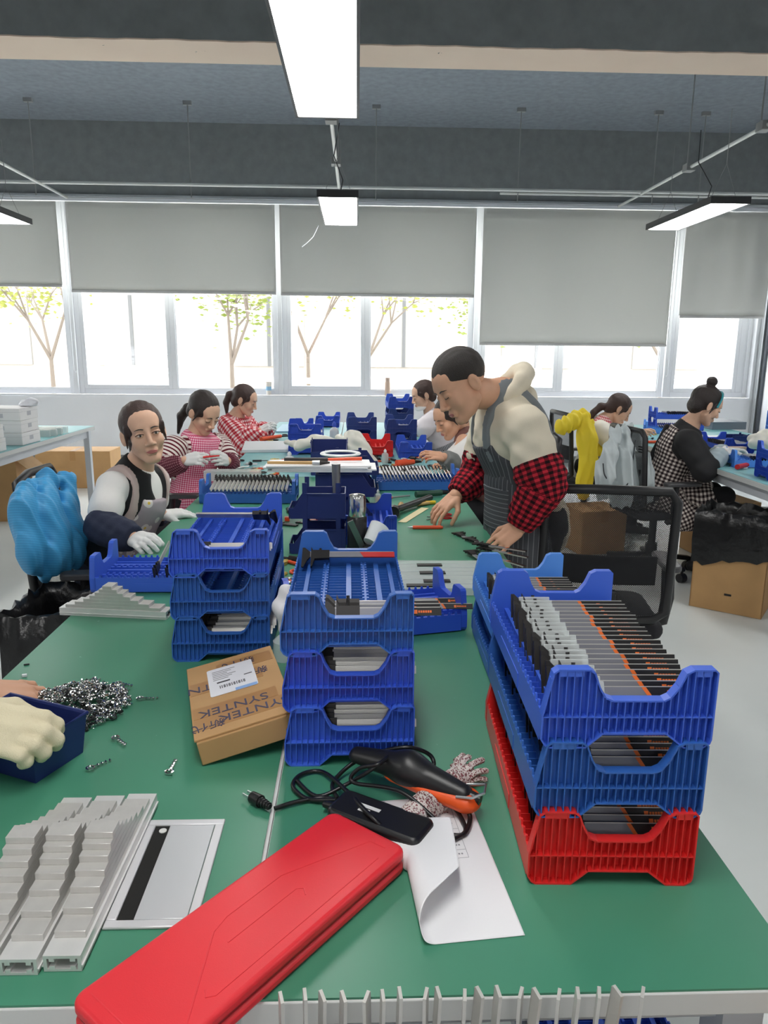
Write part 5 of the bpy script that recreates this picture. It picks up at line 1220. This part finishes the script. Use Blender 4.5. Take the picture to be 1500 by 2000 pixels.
class Body:
    def __init__(s, name, label, J, q=1.0):
        s.J = {k: V(v) for k, v in J.items()}; J = s.J; s.q = q
        s.root = thing(name, label, 'person', (J['hip'].x, J['hip'].y, 0))
        s.lat = (J['shL']-J['shR']).normalized(); s.sp = (J['neck']-J['hip']).normalized()
        s.fw = s.lat.cross(s.sp).normalized(); s.lat = s.sp.cross(s.fw)
        s.chest = J['hip'].lerp(J['neck'], .70)+s.fw*.005; s.waist = J['hip'].lerp(J['neck'], .32)
    def torso(s, S, g=0, low=True):
        J, q, f = s.J, s.q, s.fw
        S.cap(J['hip'], s.waist, (.138*q+g), (.118*q+g), flat=(f, .82)).cap(s.waist, s.chest, .118*q+g, .132*q+g, flat=(f, .80))
        S.cap(J['shR'].lerp(s.chest, .12), J['shL'].lerp(s.chest, .12), .056*q+g, flat=None, k=.05).cap(s.chest, J['neck'], .105*q+g, .058*q+g, k=.05)
        return S
    def armchain(s, S, side, r, t0=0, t1=1, k=None):
        J = s.J; p = [J['sh'+side], J['el'+side], J['wr'+side]]; r = [x for x in r]
        def at(t): return p[0].lerp(p[1], t*2) if t <= .5 else p[1].lerp(p[2], t*2-1)
        ts = [t0]+[t for t in (.25, .5, .75) if t0 < t < t1]+[t1]
        rr = [float(np.interp(t, (0, .5, 1), r)) for t in ts]
        S.chain([at(t) for t in ts], rr, k=k); return S
    def skin(s, m, head, hands, closed=True, male=False, hs=1.0, arms=('L', 'R')):
        """head: (centre, forward, up); hands: list of hand meshes"""
        J = s.J; c, f, u = head; s.hk = (closed, male); R = basis(f, u); s.R = R; s.hc = N(c); s.hs = hs
        parts = [xf(get_head(closed, male), R, N(c), hs)]
        S = SDF(.03); nb = V(N(c)+R@np.array((0, -.022, -.045))*hs)
        S.cap(nb, J['neck'], .050*hs*(1.12 if male else .84), .052*s.q).cap(J['neck'], s.chest.lerp(J['neck'], .4), .06*s.q, .08*s.q)
        for a in arms: s.armchain(S, a, (.042*s.q, .037*s.q, .026*s.q))
        parts.append(S.mesh(.007)); parts += hands
        s.body = merged('body', parts, m, s.root)
        return s.body
    def face(s, closed=True, lips=True, both=True):
        T = lambda p: V(s.hc+s.R@(np.array(p)*s.hs))
        hv = get_head(*s.hk)[0]; hv = hv[hv[:, 1] > .02]
        def sf(x, z):
            d = (hv[:, 0]-x)**2+(hv[:, 2]-z)**2; i = np.argsort(d)[:6]; return float(hv[i, 1].max())
        def on(x, z, e=0): return T((x, sf(x, z)+e, z))
        for sd in (-1, 1):
            b = MB().tube([on(sd*(.014+.008*k), .0215+.0035*math.sin(k*.8), .0) for k in range(5)], [.0022, .0026, .0024, .0019, .0008], 6); b.build('eyebrow', m_hair, s.root, smooth=60, world=True)
            if not closed:
                e = MB(); c = T((sd*.031, .0775, .0015)); Rm = Matrix(s.R.tolist())
                eo = sdf_obj('eye', SDF(.001).ell(T((sd*.031, .0795, .0008)), (.0130, .0118, .0056), s.R), .0016, m_eye, s.root)
                ic = T((sd*.0300, .0902, .0008))
                MB().lathe([(.0046, -.0022), (.0045, 0), (.0025, .0010), (.0003, .0013)], ic, 14, Rm@RX(-math.pi/2)).build('iris', m_iris, eo, smooth=60, world=True)
                for zz, rr in ((.0062, .0017), (-.0058, .0009)):
                    MB().tube([T((sd*.031+x, .0912-30*x*x, .0008+zz*(1-(x/.0175)**2))) for x in (-.0165, -.010, 0, .010, .0165)], rr, 6).build('eyelid', s.body.data.materials[0] if zz < 0 else m_hairb, s.root, smooth=60, world=True)
            else:
                MB().tube([T((sd*.031+x, .0905-26*x*x, -.0055+12*x*x)) for x in (-.015, -.008, 0, .008, .015)], .0014, 6).build('eyelash', m_hair, s.root, smooth=60, world=True)
        if lips:
            xs = (-.023, -.015, -.007, 0, .007, .015, .023)
            MB().tube([on(x, -.0625-.002*abs(x)/.023, -.0015) for x in xs], [.0008, .0030, .0040, .0036, .0040, .0030, .0008], 8).build('upper_lip', m_lip, s.root, smooth=60, world=True)
            MB().tube([on(x, -.0700+.005*(x/.023)**2, -.0022) for x in xs], [.0008, .0034, .0046, .0050, .0046, .0034, .0008], 8).build('lower_lip', m_lip, s.root, smooth=60, world=True)
    def hair(s, style, m):
        if style not in HAIRS: HAIRS[style] = hair_mesh(style)
        v, q = xf(HAIRS[style], s.R, s.hc, s.hs)
        return link('hair', np_mesh('hair', v-off_of(s.root), q), m, s.root)
    def tpat(s, extra=()):
        return bone_pat([(s.J['hip']-s.sp*.3, s.J['neck'], .13)]+list(extra))
    def apat(s, side): J = s.J; return [(J['sh'+side], J['el'+side], .05), (J['el'+side], J['wr'+side], .045)]
    def shirt(s, name, m, g=.008, sl=.35, rs=(.056, .052, .040), h=.0085, wav=.0035, pat=True, hem=.0):
        S = SDF(.03); s.torso(S, g)
        for a in 'LR':
            if sl > 0: s.armchain(S, a, [r*s.q+g for r in rs], 0, sl, k=.025)
        if wav: S.disp = waves(wav, [(60, 20, 35, 0), (-30, 50, 60, 1), (20, -40, 90, 2)])
        # neck opening
        S.cut(s.J['neck']+s.sp*.018+s.fw*.0, s.sp+s.fw*.25)
        S.cut(s.J['hip']-s.sp*(.13+hem), -s.sp)
        return sdf_obj(name, S, h, m, s.root, s.tpat([b for a in 'LR' for b in s.apat(a)] if pat else ()))
    def shell(s, name, m, g, cuts, h=.008, wav=.002, subs=()):
        """piece of clothing lying on the torso: torso grown by g, trimmed by planes given as (lat, fwd, up) offsets from the chest"""
        S = SDF(.03); s.torso(S, g)
        for c, r in subs: S.sub(s.chest+s.lat*c[0]+s.fw*c[1]+s.sp*c[2], r, k=.008)
        if wav: S.disp = waves(wav, [(50, 30, 45, .5), (-35, 60, 50, 1), (20, -40, 80, 2)])
        for p, n in cuts: S.cut(s.chest+s.lat*p[0]+s.fw*p[1]+s.sp*p[2], s.lat*n[0]+s.fw*n[1]+s.sp*n[2], k=.003)
        return sdf_obj(name, S, h, m, s.root, s.tpat())
    def strap(s, name, m, side, g=.016, x=.075, w=.018, h=.006):
        return s.shell(name, m, g, [((side*(x+w), 0, 0), (side, 0, side*0)), ((side*(x-w), 0, 0), (-side, 0, 0)), ((0, 0, -.10), (0, 0, -1))], h, 0)
    def sleeve(s, name, m, side, t0, t1, r=(.056, .052), h=.006, wav=.004):
        S = SDF(.012); J = s.J
        n = 7; ts = [t0+(t1-t0)*i/(n-1) for i in range(n)]; p = [J['sh'+side], J['el'+side], J['wr'+side]]
        at = lambda t: p[0].lerp(p[1], t*2) if t <= .5 else p[1].lerp(p[2], t*2-1)
        rr = [(r[0]+(r[1]-r[0])*i/(n-1))*(1 if 0 < i < n-1 else (.97 if i == 0 else .86)) for i in range(n)]
        S.chain([at(t) for t in ts], rr, k=.02)
        if wav: S.disp = waves(wav, [(90, 60, 120, 0), (-110, 50, 90, 1), (40, 140, -60, 2)])
        d0 = (at(t0+.02)-at(t0)); S.cut(at(t0)-d0.normalized()*.006, -d0); d1 = at(t1)-at(t1-.02); S.cut(at(t1)+d1.normalized()*.008, d1)
        return sdf_obj(name, S, h, m, s.root, bone_pat(s.apat(side)))
    def legs(s, m, shoe=True, r=(.078, .055, .042), h=.012):
        J = s.J; S = SDF(.03); S.cap(J['hip']-s.lat*.06, J['hip']+s.lat*.06, .105*s.q)
        for a, sg in (('L', 1), ('R', -1)):
            S.chain([J['hip']+s.lat*sg*.07, J['kn'+a], J['an'+a]+V((0, 0, .03))], r)
        S.disp = waves(.003, [(40, 30, 60, 0), (-50, 40, 30, 1)])
        sdf_obj('trousers', S, h, m, s.root)
        for a in 'LR':
            S = SDF(.02); an = J['an'+a]; fd = V((s.fw.x, s.fw.y, 0)).normalized()
            S.cap((an.x-fd.x*.03, an.y-fd.y*.03, .042), V((an.x, an.y, .036))+fd*.13, .038, .032).cap(an+V((0, 0, .05)), (an.x, an.y, .04), .038); S.cut((0, 0, 0), (0, 0, -1))
            sdf_obj('shoe', S, .010, m_shoe, s.root)
def seat_legs(hip, kn, lat, an=None):
    hip, kn, lat = V(hip), V(kn), V(lat).normalized(); d = {}
    for a, sg in (('L', 1), ('R', -1)):
        d['kn'+a] = kn+lat*.085*sg; d['an'+a] = V((kn.x, kn.y, .06))+lat*.08*sg-(kn-hip).normalized()*.06 if an is None else V(an)+lat*.08*sg
    return d
# ---------------------------------------------------------------- the woman in the black vest, looking at the camera
m_vest = mat('vest_black', (26, 26, 28), .8); m_strap = mat('strap_beige', (206, 186, 180), .8)
m_flow = pattern('apron_flower', (168, 158, 164), ((222, 216, 212), (226, 196, 90)), 'flower', .06, .06)
m_navyc = mat('sleeve_navy', (30, 38, 62), .8, bump=.1, bscale=200)
hip = V((-1.0, 2.92, .56))
J = dict(hip=hip, neck=P(270, 914, 2.95), shR=P(218, 950, 2.80), elR=P(198, 1030, 2.68), wrR=P(262, 1052, 2.60), shL=P(304, 938, 3.06), elL=P(296, 1000, 3.14), wrL=P(318, 1006, 3.02))
J.update(seat_legs(hip, (-.58, 2.86, .57), (.1, .99, 0)))
b = Body('person', 'seated woman in black vest and flowered apron looking at the camera', J, .95)
hR = hand_at(J['wrR'], (G(312, 1072, .82)-J['wrR']), (-.2, -.55, .8), True, curl=.5, g=.0022, thumb=.5)
hL = hand_at(J['wrL'], (G(368, 1000, .80)-J['wrL']), (-.1, -.35, .9), False, curl=.22, g=.0022, thumb=.3)
b.skin(m_skin, (P(281, 846, 2.90), (.43, -.89, .04), (-.17, -.05, 1)), [], closed=False, hs=1.0)
b.face(closed=False); b.hair('side', m_hairb)
for nm, hm in (('glove', hR), ('glove', hL)): merged(nm, [hm], m_glove, b.root)
b.shirt('tee_shirt', m_tee, .004, sl=.31, rs=(.054, .060, .06), wav=.0025)
b.shell('vest', m_vest, .018, [((0, 0, .165), (0, .45, 1)), ((0, 0, -.42), (0, 0, -1)), ((.135, 0, 0), (1, 0, .12)), ((-.135, 0, 0), (-1, 0, .12))], subs=[((0, .095, .19), (.046, .11, .19))])
b.shell('apron', m_flow, .025, [((0, .045, 0), (0, -1, 0)), ((0, 0, .045), (0, 0, 1)), ((.085, 0, 0), (1, .0, .2)), ((-.085, 0, 0), (-1, 0, .2)), ((0, 0, -.42), (0, 0, -1))])
for sd in (-1, 1): b.strap('apron_strap', m_strap, sd, .025, .108, .013)
S = SDF(.03); S.chain([b.J['hip']+b.fw*.08, V((-.72, 2.84, .60))], [.12, .10]).cap(V((-.74, 2.70, .58)), V((-.74, 2.98, .58)), .085)
sdf_obj('apron_skirt', S, .01, m_flow, b.root, bone_pat([(b.J['hip'], V((-.6, 2.84, .6)), .12)]))
b.sleeve('sleeve_cover', m_navyc, 'R', .40, .97, (.060, .052)); b.sleeve('sleeve_cover', m_navyc, 'L', .45, .95, (.05, .045))
b.legs(m_pants)
# ---------------------------------------------------------------- the woman in stripes and pink check apron
m_pink = pattern('gingham_pink', (246, 216, 224), ((226, 132, 160), (202, 62, 104)), 'gingham', .0125, .0125)
m_strp = pattern('tee_striped', (236, 226, 220), ((104, 34, 46),), 'stripe_v', .026, .026, dv=.42)
m_plum = pattern('sleeve_plum', (94, 44, 56), ((128, 76, 86), (186, 140, 146)), 'gingham', .012, .012, du=.3, dv=.3)
hip = V((-1.02, 4.42, .56))
J = dict(hip=hip, neck=P(385, 850, 4.42), shR=P(338, 874, 4.25), elR=P(310, 918, 4.12), wrR=P(362, 899, 4.02), shL=P(428, 866, 4.52), elL=P(448, 908, 4.42), wrL=P(443, 900, 4.22))
J.update(seat_legs(hip, (-.6, 4.38, .57), (.1, .99, 0)))
b = Body('person', 'seated woman in striped shirt and pink checked apron working with pliers', J, .98)
hR = hand_at(J['wrR'], (P(395, 896, 4.0)-J['wrR']), (-.1, -.8, .5), True, curl=.75, g=.002, thumb=.7)
hL = hand_at(J['wrL'], (P(415, 893, 4.05)-J['wrL']), (.3, -.85, .3), False, curl=.7, g=.002, thumb=.5)
b.skin(m_skin, (P(398, 806, 4.38), (.66, -.52, -.52), (.28, -.25, .9)), [])
b.face(); b.hair('low', m_hair)
for hm in (hR, hL): merged('glove', [hm], m_glove, b.root)
b.shirt('striped_shirt', m_strp, .008, sl=.5, rs=(.064, .06, .05))
b.shell('apron', m_pink, .022, [((0, -.03, 0), (0, -1, 0)), ((0, .0, .15), (0, .3, 1)), ((.118, 0, 0), (1, 0, .1)), ((-.118, 0, 0), (-1, 0, .1)), ((0, 0, -.42), (0, 0, -1))])
S = SDF(.03); S.chain([b.J['hip']+b.fw*.06, V((-.78, 4.34, .62))], [.135, .11]).cap(V((-.8, 4.2, .58)), V((-.8, 4.52, .58)), .10); S.cap((-.86, 4.2, .55), (-.88, 4.15, .42), .08)
S.disp = waves(.006, [(50, 20, 10, 0), (70, -30, 10, 1)])
sdf_obj('apron_skirt', S, .01, m_pink, b.root, bone_pat([(b.J['hip'], V((-.6, 4.34, .6)), .12), ((-.84, 4.18, .6), (-.88, 4.12, .3), .09)]))
b.sleeve('sleeve_cover', m_plum, 'R', .46, .97, (.062, .05)); b.sleeve('sleeve_cover', m_plum, 'L', .45, .97, (.06, .05))
b.legs(m_pblk)
S = SDF(.01); S.cap(P(398, 893, 3.98), P(428, 890, 3.96), .006, .004); sdf_obj('held_part', S, .003, m_red, b.root); 
# ---------------------------------------------------------------- the woman in the red check smock
m_redg = pattern('gingham_red', (244, 226, 226), ((212, 120, 124), (178, 36, 52)), 'gingham', .026, .026)
hip = V((-1.0, 6.1, .55))
J = dict(hip=hip, neck=P(462, 815, 6.08), shR=P(448, 832, 5.95), elR=P(478, 868, 5.85), wrR=P(508, 842, 5.85), shL=P(476, 828, 6.25), elL=P(500, 862, 6.3), wrL=P(520, 838, 6.1))
J.update(seat_legs(hip, (-.58, 6.1, .56), (0, 1, 0)))
b = Body('person', 'seated woman in red checked smock with a ponytail, in profile by the window', J, 1.06)
hR = hand_at(J['wrR'], (P(528, 832, 5.85)-J['wrR']), (0, -.7, .7), True, curl=.6, g=.002); hL = hand_at(J['wrL'], (P(538, 830, 6.0)-J['wrL']), (0, .6, .8), False, curl=.5, g=.002)
b.skin(m_skin, (P(478, 782, 6.05), (.93, -.16, -.32), (.28, 0, .95)), []); b.face(lips=True); b.hair('pony', m_hairb)
for hm in (hR, hL): merged('glove', [hm], m_glove, b.root)
b.shirt('checked_smock', m_redg, .016, sl=.93, rs=(.075, .078, .06), hem=.1, wav=.006)
b.legs(m_pblk)
# ---------------------------------------------------------------- the woman in the white shirt with a mask under her chin
m_lav = mat('tee_pale', (236, 230, 234), .85); m_pin = pattern('apron_pin', (120, 122, 128), ((206, 206, 210),), 'stripe_u', .012, .012, du=.35)
hip = V((.82, 6.35, .55))
J = dict(hip=hip, neck=P(842, 804, 6.36), shL=P(838, 820, 6.22), elL=P(822, 842, 6.12), wrL=P(806, 848, 6.1), shR=P(850, 815, 6.52), elR=P(836, 846, 6.6), wrR=P(812, 848, 6.45))
J.update(seat_legs(hip, (.42, 6.35, .56), (0, -1, 0)))
b = Body('person', 'seated woman in a white shirt with a face mask pulled under her chin', J, 1.04)
b.skin(m_skin, (P(827, 772, 6.33), (-.93, -.12, -.30), (-.25, 0, .96)), [hand_at(J['wrL'], (-1, -.1, -.1), (0, -.7, .7), False), hand_at(J['wrR'], (-1, -.1, -.1), (0, .7, .7), True)])
b.face(); b.hair('tail2', m_hairb)
b.shirt('tee_shirt', m_lav, .012, sl=.42, rs=(.07, .072, .06)); b.legs(m_pblk)
b.shell('apron', m_pin, .02, [((0, 0, -.16), (0, 0, 1)), ((0, 0, -.44), (0, 0, -1))])
T = lambda p: b.hc+b.R@np.array(p)
S = SDF(.012); S.ell(T((0, .052, -.094)), (.05, .05, .026), b.R); sdf_obj('face_mask', S, .006, m_tee, b.root)
MB().tube([T((.052, .05, -.09)), T((.074, .02, -.04)), T((.08, -.015, .02))], .002, 5).build('mask_loop', m_tee, b.root, world=True)
# ---------------------------------------------------------------- the bent woman half hidden behind the man
m_brn = mat('apron_brown', (132, 92, 84), .85); m_gry = mat('sleeve_grey', (124, 126, 124), .8)
hip = V((.86, 4.32, .55))
J = dict(hip=hip, neck=P(915, 846, 4.32), shL=P(905, 862, 4.16), elL=P(893, 905, 4.08), wrL=P(866, 893, 4.02), shR=P(918, 860, 4.50), elR=P(905, 915, 4.5), wrR=P(872, 912, 4.3))
J.update(seat_legs(hip, (.45, 4.32, .56), (0, -1, 0)))
b = Body('person', 'seated woman in white shirt and brown apron, bent over behind the standing man', J, 1.0)
b.skin(m_skin2, (P(880, 815, 4.28), (-.84, -.32, -.44), (-.4, -.1, .9)), [hand_at(J['wrL'], P(845, 890, 4.0)-J['wrL'], (.1, -.6, .8), False, curl=.6), hand_at(J['wrR'], P(845, 905, 4.15)-J['wrR'], (0, -.3, 1), True, curl=.3)])
b.face(); b.hair('side', m_hair)
b.shirt('tee_shirt', m_tee, .01, sl=.4, rs=(.066, .066, .06)); b.legs(m_pblk)
b.shell('apron', m_brn, .018, [((0, 0, -.07), (0, 0, 1)), ((0, 0, -.44), (0, 0, -1))]); b.strap('apron_strap', m_brn, 1, .017, .07, .014)
for a in 'LR': b.sleeve('sleeve_cover', m_gry, a, .46, .95, (.052, .045))
# ---------------------------------------------------------------- the standing man
m_hood = mat('hoodie_cream', (226, 216, 194), .9, bump=.1, bscale=300); m_dap = pattern('apron_pinstripe', (78, 80, 84), ((126, 128, 132),), 'stripe_u', .017, .017, du=.13)
m_rblk = pattern('sleeve_lumber', (190, 44, 58), ((112, 26, 36), (34, 18, 22)), 'gingham', .020, .020)
hip = V((.70, 2.84, .82))
J = dict(hip=hip, neck=P(982, 772, 2.84), shL=P(1026, 838, 2.66), elL=P(1062, 945, 2.60), wrL=P(1012, 1032, 2.62), shR=P(958, 818, 3.02), elR=P(938, 925, 3.06), wrR=P(890, 968, 2.96),
         knL=(.70, 2.74, .44), knR=(.70, 2.93, .44), anL=(.73, 2.74, .06), anR=(.73, 2.93, .06))
b = Body('person', 'standing man in cream hoodie and grey striped apron with red checked sleeve covers', J, 1.10)
hL = hand_at(J['wrL'], P(965, 1070, 2.60)-J['wrL'], (-.25, -.75, .6), False, curl=.55, thumb=.5, s=1.0)
hR = hand_at(J['wrR'], P(842, 1012, 2.90)-J['wrR'], (-.5, -.5, .6), True, curl=.35, thumb=.4, s=1.0)
b.skin(m_skin2, (P(902, 752, 2.74), (-.80, -.32, -.52), (-.56, -.02, .83)), [hL, hR], male=True, hs=1.07)
b.face(); b.hair('short', m_hairm)
b.shirt('hoodie', m_hood, .018, sl=.31, rs=(.058, .052, .05), wav=.006, hem=.06)
S = SDF(.02); nk = b.J['neck']
for k in range(12):                      # hood folded round the neck
    a = 2*math.pi*k/12; a2 = 2*math.pi*(k+1)/12
    pt = lambda t: nk+b.sp*.014+b.lat*.085*math.cos(t)+b.fw*(.080*math.sin(t)-.02)-b.sp*.05*math.sin(t)
    S.cap(pt(a), pt(a2), .026-.008*math.sin(a), .026-.008*math.sin(a2))
S.ell(nk-b.fw*.085-b.sp*.035, (.05, .05, .05))
S.disp = waves(.003, [(60, 20, 60, 0), (-30, 80, 20, 1)]); sdf_obj('hood', S, .008, m_hood, b.root)
b.shell('apron_bib', m_dap, .030, [((0, .03, 0), (0, -1, 0)), ((0, 0, .03), (0, .25, 1)), ((.10, 0, 0), (1, 0, .35)), ((-.10, 0, 0), (-1, 0, .35)), ((0, 0, -.30), (0, 0, -1))])
for sd in (-1, 1): b.strap('apron_strap', mat('strap_grey', (120, 126, 130), .8), sd, .030, .080, .015)
S = SDF(.04); S.chain([b.waist+b.fw*.02, b.J['hip']+b.fw*.03, V((.66, 2.83, .46))], [.155, .178, .185], flat=(b.fw, .85)); S.cut((b.J['hip']+b.fw*.01), -b.fw); S.disp = waves(.005, [(40, 60, 8, 0), (60, -50, 6, 1)])
sdf_obj('apron_skirt', S, .009, m_dap, b.root, bone_pat([((.70, 2.84, .2), (.70, 2.84, 1.2), .17)]))
S = SDF(.04); S.chain([b.waist+b.fw*.02, b.J['hip']+b.fw*.03, V((.66, 2.83, .46))], [.160, .183, .190], flat=(b.fw, .85)); S.cut((.575, 2.8, .9), (1, 0, 0)); S.cut((.5, 2.8, .97), (0, 0, 1)); S.cut((.5, 2.8, .80), (0, 0, -1)); S.cut((.5, 2.86, .8), (0, 1, 0))
sdf_obj('apron_pocket', S, .007, pattern('pocket_pinstripe', (82, 84, 88), ((136, 138, 142),), 'stripe_v', .017, .017, dv=.14), b.root, bone_pat([((.70, 2.84, .2), (.70, 2.84, 1.2), .17)]))
for a, r in (('L', (.094, .052)), ('R', (.086, .048))): b.sleeve('sleeve_cover', m_rblk, a, .30, .96, r, wav=.006)
b.legs(m_pblk, r=(.088, .066, .05))
# ---------------------------------------------------------------- the woman in white with pink check straps (right table, back)
m_crm = mat('blouse_cream', (238, 234, 222), .85); hip = V((1.92, 5.98, .55))
m_rg2 = pattern('gingham_rose', (246, 226, 222), ((222, 150, 150), (196, 70, 82)), 'gingham', .02, .02)
J = dict(hip=hip, neck=P(1180, 822, 5.95), shR=P(1172, 842, 5.80), elR=P(1210, 868, 5.75), wrR=P(1236, 850, 5.85), shL=P(1190, 835, 6.12), elL=P(1225, 860, 6.15), wrL=P(1246, 845, 6.05))
J.update(seat_legs(hip, (2.34, 5.98, .56), (0, 1, 0)))
b = Body('person', 'seated woman in cream blouse with rose checked apron straps, at the far right table', J, 1.04)
b.skin(m_skin, (P(1208, 800, 5.93), (.82, -.15, -.55), (.55, 0, .83)), [hand_at(J['wrR'], (1, 0, .1), (0, -.7, .6), True), hand_at(J['wrL'], (1, 0, .1), (0, .7, .6), False)])
b.face(); b.hair('low', m_hairb); b.shirt('blouse', m_crm, .014, sl=.8, rs=(.07, .07, .055)); b.legs(m_pblk)
b.shell('apron', m_rg2, .019, [((0, .02, 0), (0, -1, 0)), ((0, 0, .0), (0, 0, 1)), ((0, 0, -.42), (0, 0, -1))])
for sd in (-1, 1): b.strap('apron_strap', m_rg2, sd, .02, .085, .018)
# ---------------------------------------------------------------- the woman with the hair bun
m_bwg = pattern('gingham_black', (238, 230, 222), ((132, 118, 114), (38, 30, 34)), 'gingham', .024, .024); m_blkt = mat('shirt_black', (32, 32, 34), .8); m_ltb = mat('sleeve_paleblue', (166, 182, 188), .8)
hip = V((2.02, 4.80, .55))
J = dict(hip=hip, neck=P(1345, 832, 4.74), shR=P(1345, 862, 4.58), elR=P(1376, 918, 4.50), wrR=P(1412, 885, 4.58), shL=P(1330, 848, 4.92), elL=P(1380, 900, 5.02), wrL=P(1418, 880, 4.85))
J.update(seat_legs(hip, (2.40, 4.72, .57), (0, 1, 0)))
b = Body('person', 'seated woman with a hair bun, teal headband and black and white checked apron', J, 1.10)
b.skin(m_skin, (P(1378, 792, 4.68), (.90, .02, -.42), (.40, 0, .92)), [])
for hm in (hand_at(J['wrR'], (.6, .6, .1), (.3, -.5, .7), True, g=.002), hand_at(J['wrL'], (.7, 0, .0), (0, .3, .9), False, g=.002)): merged('glove', [hm], m_glove, b.root)
b.face(); b.hair('bun', m_hair); b.shirt('black_shirt', m_blkt, .010, sl=.6, rs=(.062, .058, .05))
b.shell('apron', m_bwg, .022, [((0, 0, .10), (0, .2, 1)), ((0, 0, -.46), (0, 0, -1)), ((-.13, 0, .03), (-1, 0, .25)), ((.12, 0, .03), (1, 0, .25))], wav=.005)
S = SDF(.03); S.chain([b.J['hip']+V((.02, -.02, .02)), V((2.24, 4.70, .60))], [.150, .10]).cap((2.04, 4.68, .54), (2.14, 4.62, .42), .09).cap((2.24, 4.6, .56), (2.28, 4.56, .44), .07); S.disp = waves(.007, [(50, 20, 10, 0), (40, -50, 20, 1)])
sdf_obj('apron_skirt', S, .01, m_bwg, b.root, bone_pat([(b.J['hip'], V((2.34, 4.68, .6)), .13), ((2.04, 4.68, .54), (2.16, 4.6, .3), .1)]))
for a in 'LR': b.sleeve('sleeve_cover', m_ltb, a, .50, .97, (.060, .052))
b.legs(m_pblk)
T = lambda p: V(b.hc+b.R@np.array(p))
MB().tube([T((.0835*math.cos(t), .035+.01*abs(math.sin(t)), .018+.098*math.sin(t)*1.0)) for t in np.linspace(-.1, math.pi+.1, 24)], .007, 8).build('headband', mat('headband_teal', (42, 142, 152), .5), b.root, smooth=60, world=True)
S = SDF(.02); S.cap(b.chest-b.fw*.13+b.sp*.10, b.J['hip']-b.fw*.14, .016, .028); sdf_obj('apron_opening', S, .008, m_blkt, b.root)
# ---------------------------------------------------------------- the worker at the left picture edge
m_cgl = mat('glove_cream', (226, 216, 184), .95, bump=.3, bscale=600); hip = V((-1.02, 1.12, .56))
J = dict(hip=hip, neck=(-.98, 1.14, 1.02), shR=(-.94, .96, .99), elR=(-.80, .98, .80), wrR=G(-72, 1412, .89), shL=(-.96, 1.32, .99), elL=(-.90, 1.38, .80), wrL=G(-28, 1352, .82))
J.update(seat_legs(hip, (-.6, 1.12, .56), (0, 1, 0)))
b = Body('person', 'worker at the left edge, only a cream gloved hand and a bare hand in view', J, .98)
wr = V(J['wrR'])
hL = hand_at(J['wrL'], G(35, 1352, .80)-V(J['wrL']), (0, -.3, .9), False, curl=.45, s=1.0)
b.skin(m_skin2, ((-.93, 1.12, 1.20), (.9, .2, -.4), (.35, 0, .93)), [hL]); b.face(); b.hair('short', m_hairm)
b.shirt('dark_shirt', m_vest, .01, sl=.7, rs=(.062, .06, .05)); b.legs(m_pblk)
dv = (G(60, 1436, .872)-wr); gl = hand_at(wr, dv, (.1, -.55, .8), True, curl=.75, thumb=.75, g=.0045, s=1.06); merged('glove', [gl], m_cgl, b.root)
b.sleeve('glove_cuff', m_cgl, 'R', .72, 1.0, (.040, .034), wav=.001)
